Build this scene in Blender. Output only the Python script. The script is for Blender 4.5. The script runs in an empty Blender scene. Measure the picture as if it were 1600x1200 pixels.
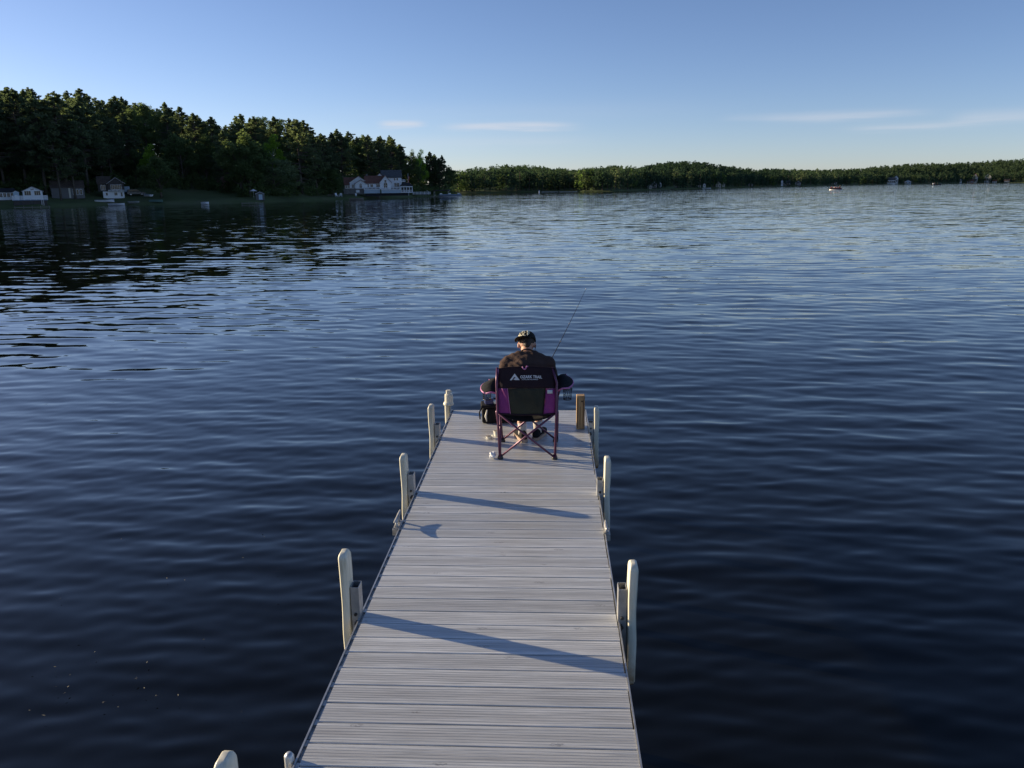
import bpy, bmesh, math, random
import numpy as np
from mathutils import Vector, Matrix, noise as mn

random.seed(7); rng = np.random.default_rng(7)
sc = bpy.context.scene
COL = sc.collection

# ------------------------------------------------------------------ camera
F = 1248.0                                    # focal length in photo pixels (1600 wide)
ZD = 0.90                                     # deck level above the water
EYE = np.array([0.0, 0.0, ZD + 2.45])
def _cam_axes(vp=(861, 292), s=0.012):
    a = np.array([vp[0] - 800, vp[1] - 600, F]); b = np.array([1, -s, 0.0])
    Y = a / np.linalg.norm(a); dn = np.cross(a, b); dn /= np.linalg.norm(dn)
    if dn[1] < 0: dn = -dn
    Z = -dn; X = np.cross(Y, Z)
    return np.array([X, Y, Z])
RC = _cam_axes()
def ray(px, py): return RC @ np.array([px - 800, py - 600, F])
def on_z(px, py, z=0.0):
    r = ray(px, py); return EYE + (z - EYE[2]) / r[2] * r
def on_y(px, py, y):
    r = ray(px, py); return EYE + y / r[1] * r
cam_d = bpy.data.cameras.new('camera'); cam = bpy.data.objects.new('camera', cam_d); COL.objects.link(cam)
cam_d.sensor_width = 36; cam_d.lens = F / 1600 * 36; cam_d.clip_start = 0.05; cam_d.clip_end = 20000
M = Matrix.Identity(4)
for i in range(3):
    M[i][0] = RC[i][0]; M[i][1] = -RC[i][1]; M[i][2] = -RC[i][2]; M[i][3] = EYE[i]
cam.matrix_world = M
sc.camera = cam

# ------------------------------------------------------------------ sky, sun, exposure
SUN_EL, SUN_AZ = math.radians(12.0), math.radians(-72.0)   # azimuth from +Y towards +X
world = bpy.data.worlds.new('World'); sc.world = world; world.use_nodes = True
wn, wl = world.node_tree.nodes, world.node_tree.links
wn.clear()
wo = wn.new('ShaderNodeOutputWorld'); bg = wn.new('ShaderNodeBackground'); sky = wn.new('ShaderNodeTexSky')
sky.sky_type = 'NISHITA'; sky.sun_disc = False; sky.sun_elevation = SUN_EL; sky.sun_rotation = SUN_AZ
sky.air_density = 0.7; sky.dust_density = 0.3; sky.ozone_density = 3.0; sky.altitude = 150
bg.inputs['Strength'].default_value = 0.0995
def wmath(op, a, b=None, c=None):
    n = wn.new('ShaderNodeMath'); n.operation = op
    for k, v in enumerate((a, b, c)):
        if v is None: continue
        if isinstance(v, (int, float)): n.inputs[k].default_value = v
        else: wl.new(v, n.inputs[k])
    return n.outputs[0]
tc = wn.new('ShaderNodeTexCoord'); sx = wn.new('ShaderNodeSeparateXYZ'); wl.new(tc.outputs['Generated'], sx.inputs[0])
az = wmath('ARCTAN2', sx.outputs[0], sx.outputs[1]); el = wmath('ARCSINE', sx.outputs[2])
cx = wn.new('ShaderNodeCombineXYZ'); wl.new(wmath('MULTIPLY', az, 7.0), cx.inputs[0]); wl.new(wmath('MULTIPLY', el, 120.0), cx.inputs[1])
nz = wn.new('ShaderNodeTexNoise'); nz.inputs['Scale'].default_value = 1.0; nz.inputs['Detail'].default_value = 6; nz.inputs['Roughness'].default_value = 0.6
wl.new(cx.outputs[0], nz.inputs['Vector'])
cloud = None
def streak(azc, azw, elc, elw, amp):
    global cloud
    da = wmath('DIVIDE', wmath('SUBTRACT', az, math.radians(azc)), math.radians(azw))
    wob = wmath('MULTIPLY', wmath('SUBTRACT', nz.outputs[0], 0.5), 0.010)
    de = wmath('DIVIDE', wmath('ADD', wmath('SUBTRACT', el, math.radians(elc)), wob), math.radians(elw))
    g = wmath('EXPONENT', wmath('MULTIPLY', wmath('ADD', wmath('POWER', wmath('ABSOLUTE', da), 4.0), wmath('MULTIPLY', de, de)), -1.0))
    g = wmath('MULTIPLY', g, amp)
    cloud = g if cloud is None else wmath('ADD', cloud, g)
def azel(px, py):
    r = ray(px, py); return math.degrees(math.atan2(r[0], r[1])), math.degrees(math.atan2(r[2], math.hypot(r[0], r[1])))
for (px, py, wpx, hdeg, amp) in ((628, 194, 36, .20, 1.2), (795, 198, 100, .24, 1.3), (1320, 181, 110, .26, .6), (1560, 182, 60, .36, .5),
                                 (1430, 197, 90, .20, .5), (760, 222, 170, .45, .25), (800, 175, 300, .6, .10), (1180, 183, 50, .2, .2)):
    a_, e_ = azel(px, py); streak(a_, wpx / 1600 * 62, e_, hdeg, amp)
cl = wmath('MULTIPLY', cloud, wmath('ADD', wmath('MULTIPLY', nz.outputs[0], 1.6), 0.1))
clc = wn.new('ShaderNodeClamp'); wl.new(cl, clc.inputs[0])
mixc = wn.new('ShaderNodeMix'); mixc.data_type = 'RGBA'; wl.new(wmath('MULTIPLY', clc.outputs[0], 0.55), mixc.inputs['Factor'])
tint = wn.new('ShaderNodeVectorMath'); tint.operation = 'MULTIPLY'; wl.new(sky.outputs[0], tint.inputs[0]); tint.inputs[1].default_value = (1.09, 0.94, 0.97)   # the camera's white balance
wl.new(tint.outputs[0], mixc.inputs[6]); mixc.inputs[7].default_value = (4.6, 4.6, 4.9, 1)
wl.new(mixc.outputs[2], bg.inputs['Color']); wl.new(bg.outputs[0], wo.inputs['Surface'])
sun_d = bpy.data.lights.new('sun', 'SUN'); sun_d.energy = 5.0; sun_d.angle = math.radians(0.5); sun_d.color = (1.0, 0.82, 0.55)
sun = bpy.data.objects.new('sun', sun_d); COL.objects.link(sun)
SV = Vector((math.sin(SUN_AZ) * math.cos(SUN_EL), math.cos(SUN_AZ) * math.cos(SUN_EL), math.sin(SUN_EL)))
sun.rotation_euler = SV.to_track_quat('Z', 'Y').to_euler(); sun.location = SV * 60
sc.view_settings.view_transform = 'Standard'; sc.view_settings.look = 'None'
sc.view_settings.exposure = 0.68; sc.view_settings.gamma = 1.0; sc.view_settings.use_curve_mapping = False
sc.render.engine = 'CYCLES'
sc.cycles.max_bounces = 6; sc.cycles.transparent_max_bounces = 8; sc.cycles.sample_clamp_indirect = 6

# ------------------------------------------------------------------ helpers
def tag(o, label=None, cat=None, group=None, kind=None):
    if label: o['label'] = label
    if cat: o['category'] = cat
    if group: o['group'] = group
    if kind: o['kind'] = kind
    return o
def empty(name, loc, rz=0.0):
    o = bpy.data.objects.new(name, None); COL.objects.link(o); o.location = loc; o.rotation_euler = (0, 0, rz)
    o.empty_display_size = 0.2
    return o
class MB:
    def __init__(s): s.v = []; s.f = []
    def add(s, vs, fs):
        n = len(s.v); s.v += [tuple(map(float, p)) for p in vs]; s.f += [tuple(i + n for i in f) for f in fs]; return s
    def box(s, x0, x1, y0, y1, z0, z1):
        return s.add([(x0,y0,z0),(x1,y0,z0),(x1,y1,z0),(x0,y1,z0),(x0,y0,z1),(x1,y0,z1),(x1,y1,z1),(x0,y1,z1)],
                     [(0,3,2,1),(4,5,6,7),(0,1,5,4),(1,2,6,5),(2,3,7,6),(3,0,4,7)])
    def prism(s, poly, y0, y1):                 # poly in (x,z), extruded along y
        n = len(poly)
        return s.add([(x, y0, z) for x, z in poly] + [(x, y1, z) for x, z in poly],
                     [tuple(range(n)), tuple(range(2*n-1, n-1, -1))] + [(i+n, (i+1) % n + n, (i+1) % n, i) for i in range(n)])
    def prism_z(s, poly, z0, z1):
        n = len(poly)
        return s.add([(x, y, z0) for x, y in poly] + [(x, y, z1) for x, y in poly],
                     [tuple(range(n-1, -1, -1)), tuple(range(n, 2*n))] + [(i, (i+1) % n, (i+1) % n + n, i+n) for i in range(n)])
    def tube(s, pts, r, n=8, cap=True):
        pts = [Vector(p) for p in pts]; rs = r if isinstance(r, (list, tuple)) else [r] * len(pts)
        vs = []; fs = []; up = None
        for i, p in enumerate(pts):
            t = (pts[min(i+1, len(pts)-1)] - pts[max(i-1, 0)]).normalized()
            if up is None:
                up = Vector((0, 0, 1)) if abs(t.z) < 0.9 else Vector((1, 0, 0))
            a = t.cross(up).normalized(); b = a.cross(t).normalized(); up = b
            for k in range(n):
                th = 2 * math.pi * k / n
                vs.append(p + (a * math.cos(th) + b * math.sin(th)) * rs[i])
        for i in range(len(pts) - 1):
            for k in range(n):
                fs.append((i*n+k, i*n+(k+1) % n, (i+1)*n+(k+1) % n, (i+1)*n+k))
        if cap:
            fs.append(tuple(range(n-1, -1, -1))); fs.append(tuple(range((len(pts)-1)*n, len(pts)*n)))
        return s.add(vs, fs)
    def ell(s, c, r, n=14, m=9, rot=None):
        vs = []; fs = []
        for j in range(m + 1):
            ph = math.pi * j / m
            for k in range(n):
                th = 2 * math.pi * k / n
                p = Vector((r[0] * math.sin(ph) * math.cos(th), r[1] * math.sin(ph) * math.sin(th), r[2] * math.cos(ph)))
                if rot is not None: p = rot @ p
                vs.append(p + Vector(c))
        for j in range(m):
            for k in range(n):
                fs.append((j*n+k, (j+1)*n+k, (j+1)*n+(k+1) % n, j*n+(k+1) % n))
        return s.add(vs, fs)
    def ring(s, c, R, r, nrm=(0, 0, 1), n=20, m=6, sq=1.0):
        nrm = Vector(nrm).normalized(); a = nrm.orthogonal().normalized(); b = nrm.cross(a)
        pts = [Vector(c) + (a * math.cos(2*math.pi*k/n) + b * math.sin(2*math.pi*k/n) * sq) * R for k in range(n + 1)]
        return s.tube(pts, r, m, cap=False)
    def build(s, name, mat, parent=None, smooth=False, bevel=0, loc=None):
        me = bpy.data.meshes.new(name); me.from_pydata(s.v, [], s.f); me.update()
        if mat: me.materials.append(mat)
        o = bpy.data.objects.new(name, me); COL.objects.link(o)
        if parent: o.parent = parent
        if smooth: me.polygons.foreach_set('use_smooth', [True] * len(me.polygons))
        if bevel:
            b = o.modifiers.new('bevel', 'BEVEL'); b.width = bevel; b.segments = 2; b.limit_method = 'ANGLE'
        if loc: o.location = loc
        return o
def np_mesh(name, V, Fq, mat, parent=None, smooth=False):
    me = bpy.data.meshes.new(name or 'crown'); V = np.asarray(V, np.float32); Fq = np.asarray(Fq, np.int32); k = Fq.shape[1]
    me.vertices.add(len(V)); me.vertices.foreach_set('co', V.ravel())
    me.loops.add(Fq.size); me.loops.foreach_set('vertex_index', Fq.ravel())
    me.polygons.add(len(Fq)); me.polygons.foreach_set('loop_start', np.arange(0, Fq.size, k, dtype=np.int32))
    me.polygons.foreach_set('loop_total', np.full(len(Fq), k, np.int32))
    if smooth: me.polygons.foreach_set('use_smooth', np.ones(len(Fq), bool))
    me.update(calc_edges=True)
    if mat: me.materials.append(mat)
    if name is None: return me
    o = bpy.data.objects.new(name, me); COL.objects.link(o)
    if parent: o.parent = parent
    return o

class NT:
    """small node-tree helper"""
    def __init__(s, name):
        s.m = bpy.data.materials.new(name); s.m.use_nodes = True; s.t = s.m.node_tree; s.n = s.t.nodes; s.l = s.t.links
        s.p = s.n['Principled BSDF']; s.out = s.n['Material Output']
    def new(s, typ, **kw):
        nd = s.n.new(typ)
        for k, v in kw.items():
            if hasattr(nd, k): setattr(nd, k, v)
        return nd
    def set(s, sock, v):
        if isinstance(v, bpy.types.NodeSocket): s.l.new(v, sock)
        else: sock.default_value = v
    def math(s, op, a, b=0.0):
        nd = s.n.new('ShaderNodeMath'); nd.operation = op; s.set(nd.inputs[0], a); s.set(nd.inputs[1], b); return nd.outputs[0]
    def coords(s, kind='Object', scale=(1, 1, 1), rot=(0, 0, 0)):
        c = s.n.new('ShaderNodeTexCoord'); mp = s.n.new('ShaderNodeMapping'); s.l.new(c.outputs[kind], mp.inputs[0])
        mp.inputs['Scale'].default_value = scale; mp.inputs['Rotation'].default_value = rot; return mp.outputs[0]
    def geo(s, scale=(1, 1, 1)):
        c = s.n.new('ShaderNodeNewGeometry'); mp = s.n.new('ShaderNodeMapping'); s.l.new(c.outputs['Position'], mp.inputs[0])
        mp.inputs['Scale'].default_value = scale; return mp.outputs[0]
    def noise(s, vec, scale, detail=4, rough=0.55, col=False, dist=0.0):
        nd = s.n.new('ShaderNodeTexNoise'); s.l.new(vec, nd.inputs['Vector']); nd.inputs['Scale'].default_value = scale
        nd.inputs['Detail'].default_value = detail; nd.inputs['Roughness'].default_value = rough; nd.inputs['Distortion'].default_value = dist
        return nd.outputs['Color' if col else 'Fac']
    def ramp(s, fac, stops):
        nd = s.n.new('ShaderNodeValToRGB'); s.l.new(fac, nd.inputs[0]); e = nd.color_ramp.elements
        e[0].position, e[0].color = stops[0][0], (*stops[0][1], 1); e[1].position, e[1].color = stops[-1][0], (*stops[-1][1], 1)
        for p, c in stops[1:-1]:
            q = e.new(p); q.color = (*c, 1)
        return nd.outputs[0]
    def mix(s, fac, a, b):
        nd = s.n.new('ShaderNodeMix'); nd.data_type = 'RGBA'; s.set(nd.inputs['Factor'], fac)
        for k, v in ((6, a), (7, b)):
            s.set(nd.inputs[k], (*v, 1) if isinstance(v, tuple) and len(v) == 3 else v)
        return nd.outputs[2]
    def bump(s, h, strength=0.3, dist=0.01):
        nd = s.n.new('ShaderNodeBump'); s.l.new(h, nd.inputs['Height']); nd.inputs['Strength'].default_value = strength
        nd.inputs['Distance'].default_value = dist; s.l.new(nd.outputs[0], s.p.inputs['Normal']); return nd.outputs[0]
def simple(name, c, rough=0.6, metal=0.0, var=0.15, scale=6.0, bump=0.0, bscale=60, bdist=0.004, coord='Object', spec=0.5):
    t = NT(name); v = t.coords(coord)
    f = t.noise(v, scale, 5)
    lo = tuple(max(0, x * (1 - var)) for x in c); hi = tuple(min(1, x * (1 + var)) for x in c)
    t.l.new(t.ramp(f, [(0.3, lo), (0.7, hi)]), t.p.inputs['Base Color'])
    t.p.inputs['Roughness'].default_value = rough; t.p.inputs['Metallic'].default_value = metal
    t.p.inputs['Specular IOR Level'].default_value = spec
    if bump: t.bump(t.noise(v, bscale, 4), bump, bdist)
    return t.m

# ------------------------------------------------------------------ materials
def foliage_mat(name, lo, mid, hi, trans=0.35):
    t = NT(name); oi = t.new('ShaderNodeObjectInfo'); g = t.geo()
    f = t.math('ADD', t.math('MULTIPLY', t.noise(g, 0.35, 3), 0.65), t.math('MULTIPLY', oi.outputs['Random'], 0.35))
    c = t.ramp(f, [(0.28, lo), (0.5, mid), (0.72, hi)])
    t.n.remove(t.p)
    d = t.new('ShaderNodeBsdfDiffuse'); tr = t.new('ShaderNodeBsdfTranslucent'); mx = t.new('ShaderNodeMixShader')
    t.l.new(c, d.inputs[0]); hs = t.new('ShaderNodeVectorMath'); hs.operation = 'MULTIPLY'; t.l.new(c, hs.inputs[0]); hs.inputs[1].default_value = (1.7, 1.9, 1.4); t.l.new(hs.outputs[0], tr.inputs[0]); mx.inputs[0].default_value = trans
    t.l.new(d.outputs[0], mx.inputs[1]); t.l.new(tr.outputs[0], mx.inputs[2]); t.l.new(mx.outputs[0], t.out.inputs[0])
    return t.m
M_PINE = foliage_mat('pine_needles', (.070, .088, .052), (.098, .120, .068), (.14, .162, .086), .5)
M_LEAF = foliage_mat('broad_leaves', (.060, .088, .038), (.088, .118, .05), (.125, .15, .062), .45)
M_LIME = foliage_mat('lime_leaves', (.15, .22, .035), (.20, .29, .045), (.26, .35, .055), .5)
M_WILLOW = foliage_mat('willow_leaves', (.09, .12, .07), (.12, .155, .085), (.16, .19, .10), .4)
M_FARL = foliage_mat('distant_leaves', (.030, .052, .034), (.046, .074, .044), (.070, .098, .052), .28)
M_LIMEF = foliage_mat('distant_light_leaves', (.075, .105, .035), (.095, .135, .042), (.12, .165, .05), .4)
M_BARK = simple('bark', (.10, .08, .06), .9, var=.4, scale=3, bump=.6, bscale=12, bdist=.03)
M_BIRCH = simple('pale_bark', (.45, .42, .36), .8, var=.3, scale=3)
def grass():
    t = NT('grass_ground'); g = t.geo()
    c = t.ramp(t.noise(g, 0.06, 6, .65), [(0.3, (.07, .085, .04)), (0.5, (.095, .12, .05)), (0.7, (.12, .125, .07))])
    t.l.new(c, t.p.inputs['Base Color']); t.p.inputs['Roughness'].default_value = 1; t.p.inputs['Specular IOR Level'].default_value = .1
    t.bump(t.noise(g, 3, 5), .6, .15); return t.m
M_GRASS = grass()
def roofm(name, c):
    t = NT(name); g = t.coords('Object')
    br = t.new('ShaderNodeTexBrick'); t.l.new(t.coords('Object', (1, 1, 1), (math.radians(90), 0, 0)), br.inputs['Vector'])
    br.inputs['Scale'].default_value = 1.0; br.inputs['Brick Width'].default_value = .9; br.inputs['Row Height'].default_value = .28; br.inputs['Mortar Size'].default_value = .02
    br.inputs['Color1'].default_value = (*[x * 1.15 for x in c], 1); br.inputs['Color2'].default_value = (*[x * .85 for x in c], 1); br.inputs['Mortar'].default_value = (*[x * .5 for x in c], 1)
    t.l.new(br.outputs[0], t.p.inputs['Base Color']); t.p.inputs['Roughness'].default_value = .9; t.p.inputs['Specular IOR Level'].default_value = .1
    return t.m
def sidingm(name, c):
    t = NT(name); wv = t.new('ShaderNodeTexWave'); wv.bands_direction = 'Z'; wv.wave_profile = 'SAW'
    t.l.new(t.coords('Object'), wv.inputs['Vector']); wv.inputs['Scale'].default_value = 1.6
    t.l.new(t.ramp(wv.outputs['Fac'], [(0.0, tuple(x * .8 for x in c)), (0.15, c), (1, c)]), t.p.inputs['Base Color'])
    t.p.inputs['Roughness'].default_value = .6; t.bump(wv.outputs['Fac'], .5, .02); return t.m
M_WSIDE = sidingm('white_siding', (.84, .84, .83)); M_GSIDE = sidingm('grey_siding', (.13, .125, .12)); M_BSIDE = sidingm('pale_blue_siding', (.45, .55, .62))
M_DSIDE = sidingm('dark_brown_siding', (.05, .04, .035)); M_CSIDE = sidingm('cream_siding', (.55, .50, .40)); M_RSIDE = sidingm('red_brown_siding', (.26, .10, .07))
M_ROOFR = roofm('red_brown_shingles', (.20, .10, .075)); M_ROOFG = roofm('grey_shingles', (.10, .105, .11)); M_ROOFB = roofm('brown_shingles', (.11, .085, .07))
M_ROOFD = roofm('dark_shingles', (.045, .045, .05))
M_WHITE = simple('white_paint', (.80, .80, .79), .5, var=.06)
M_GLASS = simple('window_glass', (.02, .025, .03), .08, var=.2)
M_STONE = simple('stone_wall', (.16, .15, .14), .9, var=.45, scale=2.5, bump=.8, bscale=3, bdist=.1)
M_WOODD = simple('weathered_boards', (.22, .19, .16), .85, var=.3, scale=4)
def vinylm():
    t = NT('cream_vinyl'); v = t.coords('Object')
    gr = t.noise(t.coords('Object', (30, 30, 3)), 1.0, 5, .6)
    sp = t.new('ShaderNodeSeparateXYZ'); t.l.new(t.n.new('ShaderNodeNewGeometry').outputs['Position'], sp.inputs[0])
    base = t.ramp(gr, [(0.28, (.44, .41, .30)), (0.42, (.64, .61, .48)), (0.58, (.74, .71, .58)), (0.75, (.80, .78, .67))])
    low = t.new('ShaderNodeMapRange'); t.l.new(sp.outputs[2], low.inputs[0]); low.inputs[1].default_value = .50; low.inputs[2].default_value = .72; low.inputs[3].default_value = 1; low.inputs[4].default_value = 0
    st = t.math('MULTIPLY', low.outputs[0], t.ramp(t.noise(v, 14, 5), [(0.35, (.2, .2, .2)), (0.6, (1, 1, 1))]))
    t.l.new(t.mix(st, base, (.30, .17, .07)), t.p.inputs['Base Color']); t.p.inputs['Roughness'].default_value = .45
    t.bump(gr, .15, .002); return t.m
M_VINYL = vinylm()
M_ALU = simple('aluminium', (.52, .52, .51), .42, 0.75, var=.25, scale=9, bump=.1, bscale=80, bdist=.001)
M_ALUD = simple('dull_cast_aluminium', (.45, .44, .42), .5, 0.6, var=.4, scale=25, bump=.3, bscale=60, bdist=.002)
M_STEELD = simple('dark_hardware', (.07, .065, .06), .5, .6, var=.4, scale=20)
def plankm():
    t = NT('composite_plank'); oi = t.new('ShaderNodeObjectInfo')
    off = t.new('ShaderNodeVectorMath'); off.operation = 'ADD'
    cb = t.new('ShaderNodeCombineXYZ'); t.l.new(t.math('MULTIPLY', oi.outputs['Random'], 37.0), cb.inputs[0]); t.l.new(t.math('MULTIPLY', oi.outputs['Random'], 11.0), cb.inputs[1])
    tc_ = t.new('ShaderNodeTexCoord'); t.l.new(tc_.outputs['Object'], off.inputs[0]); t.l.new(cb.outputs[0], off.inputs[1])
    def mp(sc_):
        m_ = t.new('ShaderNodeMapping'); t.l.new(off.outputs[0], m_.inputs[0]); m_.inputs['Scale'].default_value = sc_; return m_.outputs[0]
    st = t.noise(mp((2.2, 95, 20)), 1.0, 6, .7)
    fine = t.noise(mp((14, 420, 60)), 1.0, 3, .6)
    blot = t.noise(mp((3, 6, 3)), 1.0, 4, .6)
    c1 = t.ramp(st, [(0.34, (.30, .31, .305)), (0.46, (.53, .545, .53)), (0.55, (.68, .695, .675)), (0.66, (.90, .91, .89))])
    c2 = t.mix(t.math('MULTIPLY', fine, .45), c1, (.44, .44, .43))
    c3 = t.mix(t.ramp(blot, [(0.45, (0, 0, 0)), (0.75, (.35, .35, .35))]), c2, (.54, .50, .44))
    rv = t.new('ShaderNodeMapRange'); t.l.new(oi.outputs['Random'], rv.inputs[0]); rv.inputs[3].default_value = .86; rv.inputs[4].default_value = 1.14
    hs = t.new('ShaderNodeHueSaturation'); t.l.new(c3, hs.inputs['Color']); t.l.new(rv.outputs[0], hs.inputs['Value']); hs.inputs['Saturation'].default_value = .7
    wv = t.new('ShaderNodeTexWave'); wv.bands_direction = 'Y'; wv.inputs['Scale'].default_value = 2.685; wv.inputs['Distortion'].default_value = .6; wv.inputs['Detail'].default_value = 3; t.l.new(tc_.outputs['Object'], wv.inputs['Vector'])
    rib = t.mix(t.math('MULTIPLY', t.math('SUBTRACT', 1.0, wv.outputs['Fac']), t.math('MULTIPLY', t.noise(mp((1.5, 30, 3)), 1, 3), .75)), hs.outputs[0], (.30, .29, .27))
    # small dark stains of their own
    vo = t.new('ShaderNodeTexVoronoi'); t.l.new(mp((3.0, 9, 1)), vo.inputs['Vector']); vo.inputs['Scale'].default_value = 1.0; vo.inputs['Randomness'].default_value = 1
    sm = t.math('MULTIPLY', t.math('LESS_THAN', vo.outputs['Distance'], .11), t.math('MULTIPLY', t.math('GREATER_THAN', t.noise(mp((60, 160, 1)), 1, 2), .5), .5))
    t.l.new(t.mix(sm, rib, (.12, .11, .10)), t.p.inputs['Base Color'])
    t.p.inputs['Roughness'].default_value = .36; t.p.inputs['Specular IOR Level'].default_value = .75
    t.bump(t.math('ADD', st, t.math('MULTIPLY', fine, .5)), .5, .0012); return t.m
M_PLANK = plankm()
def woodm():
    t = NT('fresh_timber'); v = t.coords('Object', (22, 22, 1.6))
    n = t.noise(v, 1.5, 6, .6, dist=.6)
    t.l.new(t.ramp(n, [(0.3, (.20, .11, .05)), (0.5, (.42, .27, .13)), (0.7, (.55, .38, .2))]), t.p.inputs['Base Color']); t.p.inputs['Roughness'].default_value = .75
    t.bump(n, .3, .003); return t.m
M_WOOD = woodm()
M_KNOT = simple('dark_knot', (.06, .03, .015), .8)
def fabric(name, c, rough=.8, var=.2, sheen=.3, wr=.5):
    t = NT(name); v = t.coords('Object'); f = t.noise(v, 9, 4)
    t.l.new(t.ramp(f, [(0.3, tuple(x * (1 - var) for x in c)), (0.7, tuple(x * (1 + var) for x in c))]), t.p.inputs['Base Color'])
    t.p.inputs['Roughness'].default_value = rough; t.p.inputs['Sheen Weight'].default_value = sheen; t.p.inputs['Specular IOR Level'].default_value = .3
    t.bump(t.math('ADD', t.noise(v, 11, 3), t.math('MULTIPLY', t.noise(v, 350, 2), .12)), wr, .02); return t.m
M_PURPLE = fabric('purple_fabric', (.23, .030, .17), .65, wr=.5, sheen=.15); M_DPURP = fabric('dark_plum_fabric', (.016, .007, .013), .8, wr=.4, sheen=0)
M_OLIVE = fabric('dark_mesh_fabric', (.030, .031, .020), .75, wr=.8, sheen=.05); M_BLACKF = fabric('black_fabric', (.008, .008, .010), .9, sheen=0)
M_TEE = fabric('faded_black_tshirt', (.062, .037, .030), .95, sheen=.0, wr=.6); M_SHORT = fabric('dark_shorts', (.03, .032, .04), .9)
M_TUBEP = simple('plum_steel_tube', (.12, .04, .085), .35, .3, var=.15, scale=20)
M_PIPE = simple('pink_purple_piping', (.50, .17, .36), .5, var=.15)
M_BLACKP = simple('black_plastic', (.018, .018, .02), .45)
M_PRINT = simple('pale_grey_print', (.62, .62, .64), .6, var=.05)
M_SKIN = NT('skin'); M_SKIN.p.inputs['Base Color'].default_value = (.52, .29, .20, 1); M_SKIN.p.inputs['Roughness'].default_value = .5
M_SKIN.p.inputs['Subsurface Weight'].default_value = .08
M_SKIN.l.new(M_SKIN.ramp(M_SKIN.noise(M_SKIN.coords('Object'), 30, 3), [(0.3, (.46, .24, .16)), (0.7, (.56, .32, .22))]), M_SKIN.p.inputs['Base Color']); M_SKIN = M_SKIN.m
M_HAIR = simple('dark_brown_hair', (.035, .02, .012), .6, var=.5, scale=80, bump=.8, bscale=250, bdist=.004)
M_CREAM = simple('cream_embroidery', (.80, .74, .54), .8, var=.1)
M_SOCK = simple('pale_sock', (.6, .56, .52), .9)
M_SOLE = simple('tan_rubber_sole', (.42, .30, .22), .7)
M_PAPER = simple('white_crumpled_plastic', (.78, .78, .80), .5, var=.08)
M_TUB = simple('off_white_plastic', (.75, .72, .62), .45, var=.06)
M_NAVY = simple('navy_blue_plastic', (.03, .045, .14), .35); M_BOATRED = simple('red_seat_vinyl', (.45, .06, .03), .5)
M_BLUEP = simple('blue_grey_tarp', (.20, .26, .34), .6); M_GREENP = simple('faded_green_canvas', (.10, .17, .13), .8)
M_CARB = simple('dark_car_paint', (.03, .032, .04), .25); M_TYRE = simple('rubber', (.02, .02, .02), .8)
M_PINK = foliage_mat('pink_blossom', (.16, .09, .09), (.24, .15, .14), (.32, .20, .19), .3)

# ------------------------------------------------------------------ terrain model (polar around the dock)
SHORE = [(-60,327),(0,326),(60,325),(120,323),(180,321),(260,320),(330,318.5),(400,317),(470,314.5),(530,312),(560,311),(640,308.5),(690,306.5),(701,306),
         (707,302),(760,301.3),(840,300),(900,299.3),(915,299.5),(960,299),(1000,297.5),(1040,296.3),(1100,294.5),(1160,293),(1200,292),(1260,291),(1320,289.5),
         (1380,288.3),(1450,287.3),(1520,286.3),(1600,285.4),(1680,284.9)]
SKYL = [(-60,133),(0,136),(30,134),(60,145),(120,143),(160,148),(200,153),(260,165),(300,178),(330,183),(345,188),(370,180),(400,181),(440,179),(470,190),(490,205),
        (530,205),(570,209),(600,212),(620,224),(632,240),(645,239),(660,237),(680,243),(697,250),(706,262),(740,258),(780,255),(830,257),(870,261),(895,264),
        (910,262),(940,259),(960,257),(990,260),(1000,261),(1010,257),(1040,252),(1065,249.5),(1090,251),(1130,256),(1165,261),(1180,263),(1200,262),(1230,263),
        (1260,264),(1300,264),(1340,262),(1380,258),(1400,256),(1430,254),(1480,253),(1530,251),(1570,248),(1600,247),(1680,246)]
_sb, _sd = [], []
for px, py in SHORE:
    p = on_z(px, py, 0); _sb.append(math.degrees(math.atan2(p[0], p[1]))); _sd.append(math.hypot(p[0], p[1]))
_kb, _ke = [], []
for px, py in SKYL:
    r = ray(px, py); _kb.append(math.degrees(math.atan2(r[0], r[1]))); _ke.append(r[2] / math.hypot(r[0], r[1]))
SB = np.array([-180, -150, -120, -95, -78, -60, -45] + _sb + [45, 60, 80, 110, 140, 160, 180.]); SD = np.array([9, 12, 28, 80, 140, 165, 168] + _sd + [1500, 900, 420, 120, 30, 12, 9.])
KB = np.array([-180, -100, -80, -62, -45] + _kb + [50, 80, 120, 180.]); KE = np.array([.12, .10, .10, .125, .135] + _ke + [.03, .05, .1, .12])
def shoreD(b): return np.interp(b, SB, SD)
def skyE(b): return np.interp(b, KB, KE)
def crest_off(b): return np.interp(b, [-180, -120, -45, -5, -3.2, -2, 10, 34, 60, 180], [60, 90, 130, 60, 60, 260, 330, 420, 300, 60])
def tree_h(b): return np.interp(b, [-45, -6, -3, 8, 34], [19, 17, 14, 17, 24])
def ground_z(b, r):
    b = np.asarray(b, float); r = np.asarray(r, float)
    d = r - shoreD(b); co = crest_off(b)
    crest = np.maximum(1.5, (EYE[2] + (shoreD(b) + co) * skyE(b)) - tree_h(b))
    t = np.clip(d / co, 0, 1); s = t * t * (3 - 2 * t)
    bank = np.clip(d / 3.0, -1.5, 1) * 0.7
    lawn = np.clip(d / 40.0, 0, 1) * 0.9
    z = bank + lawn + (np.maximum(crest - 1.6, 0)) * s
    fall = np.clip((d - co) / 900.0, 0, 1)
    return np.where(d > co, z * (1 - .5 * fall), z)
def px_bearing(px):
    r = ray(px, 300); return math.degrees(math.atan2(r[0], r[1]))
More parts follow.
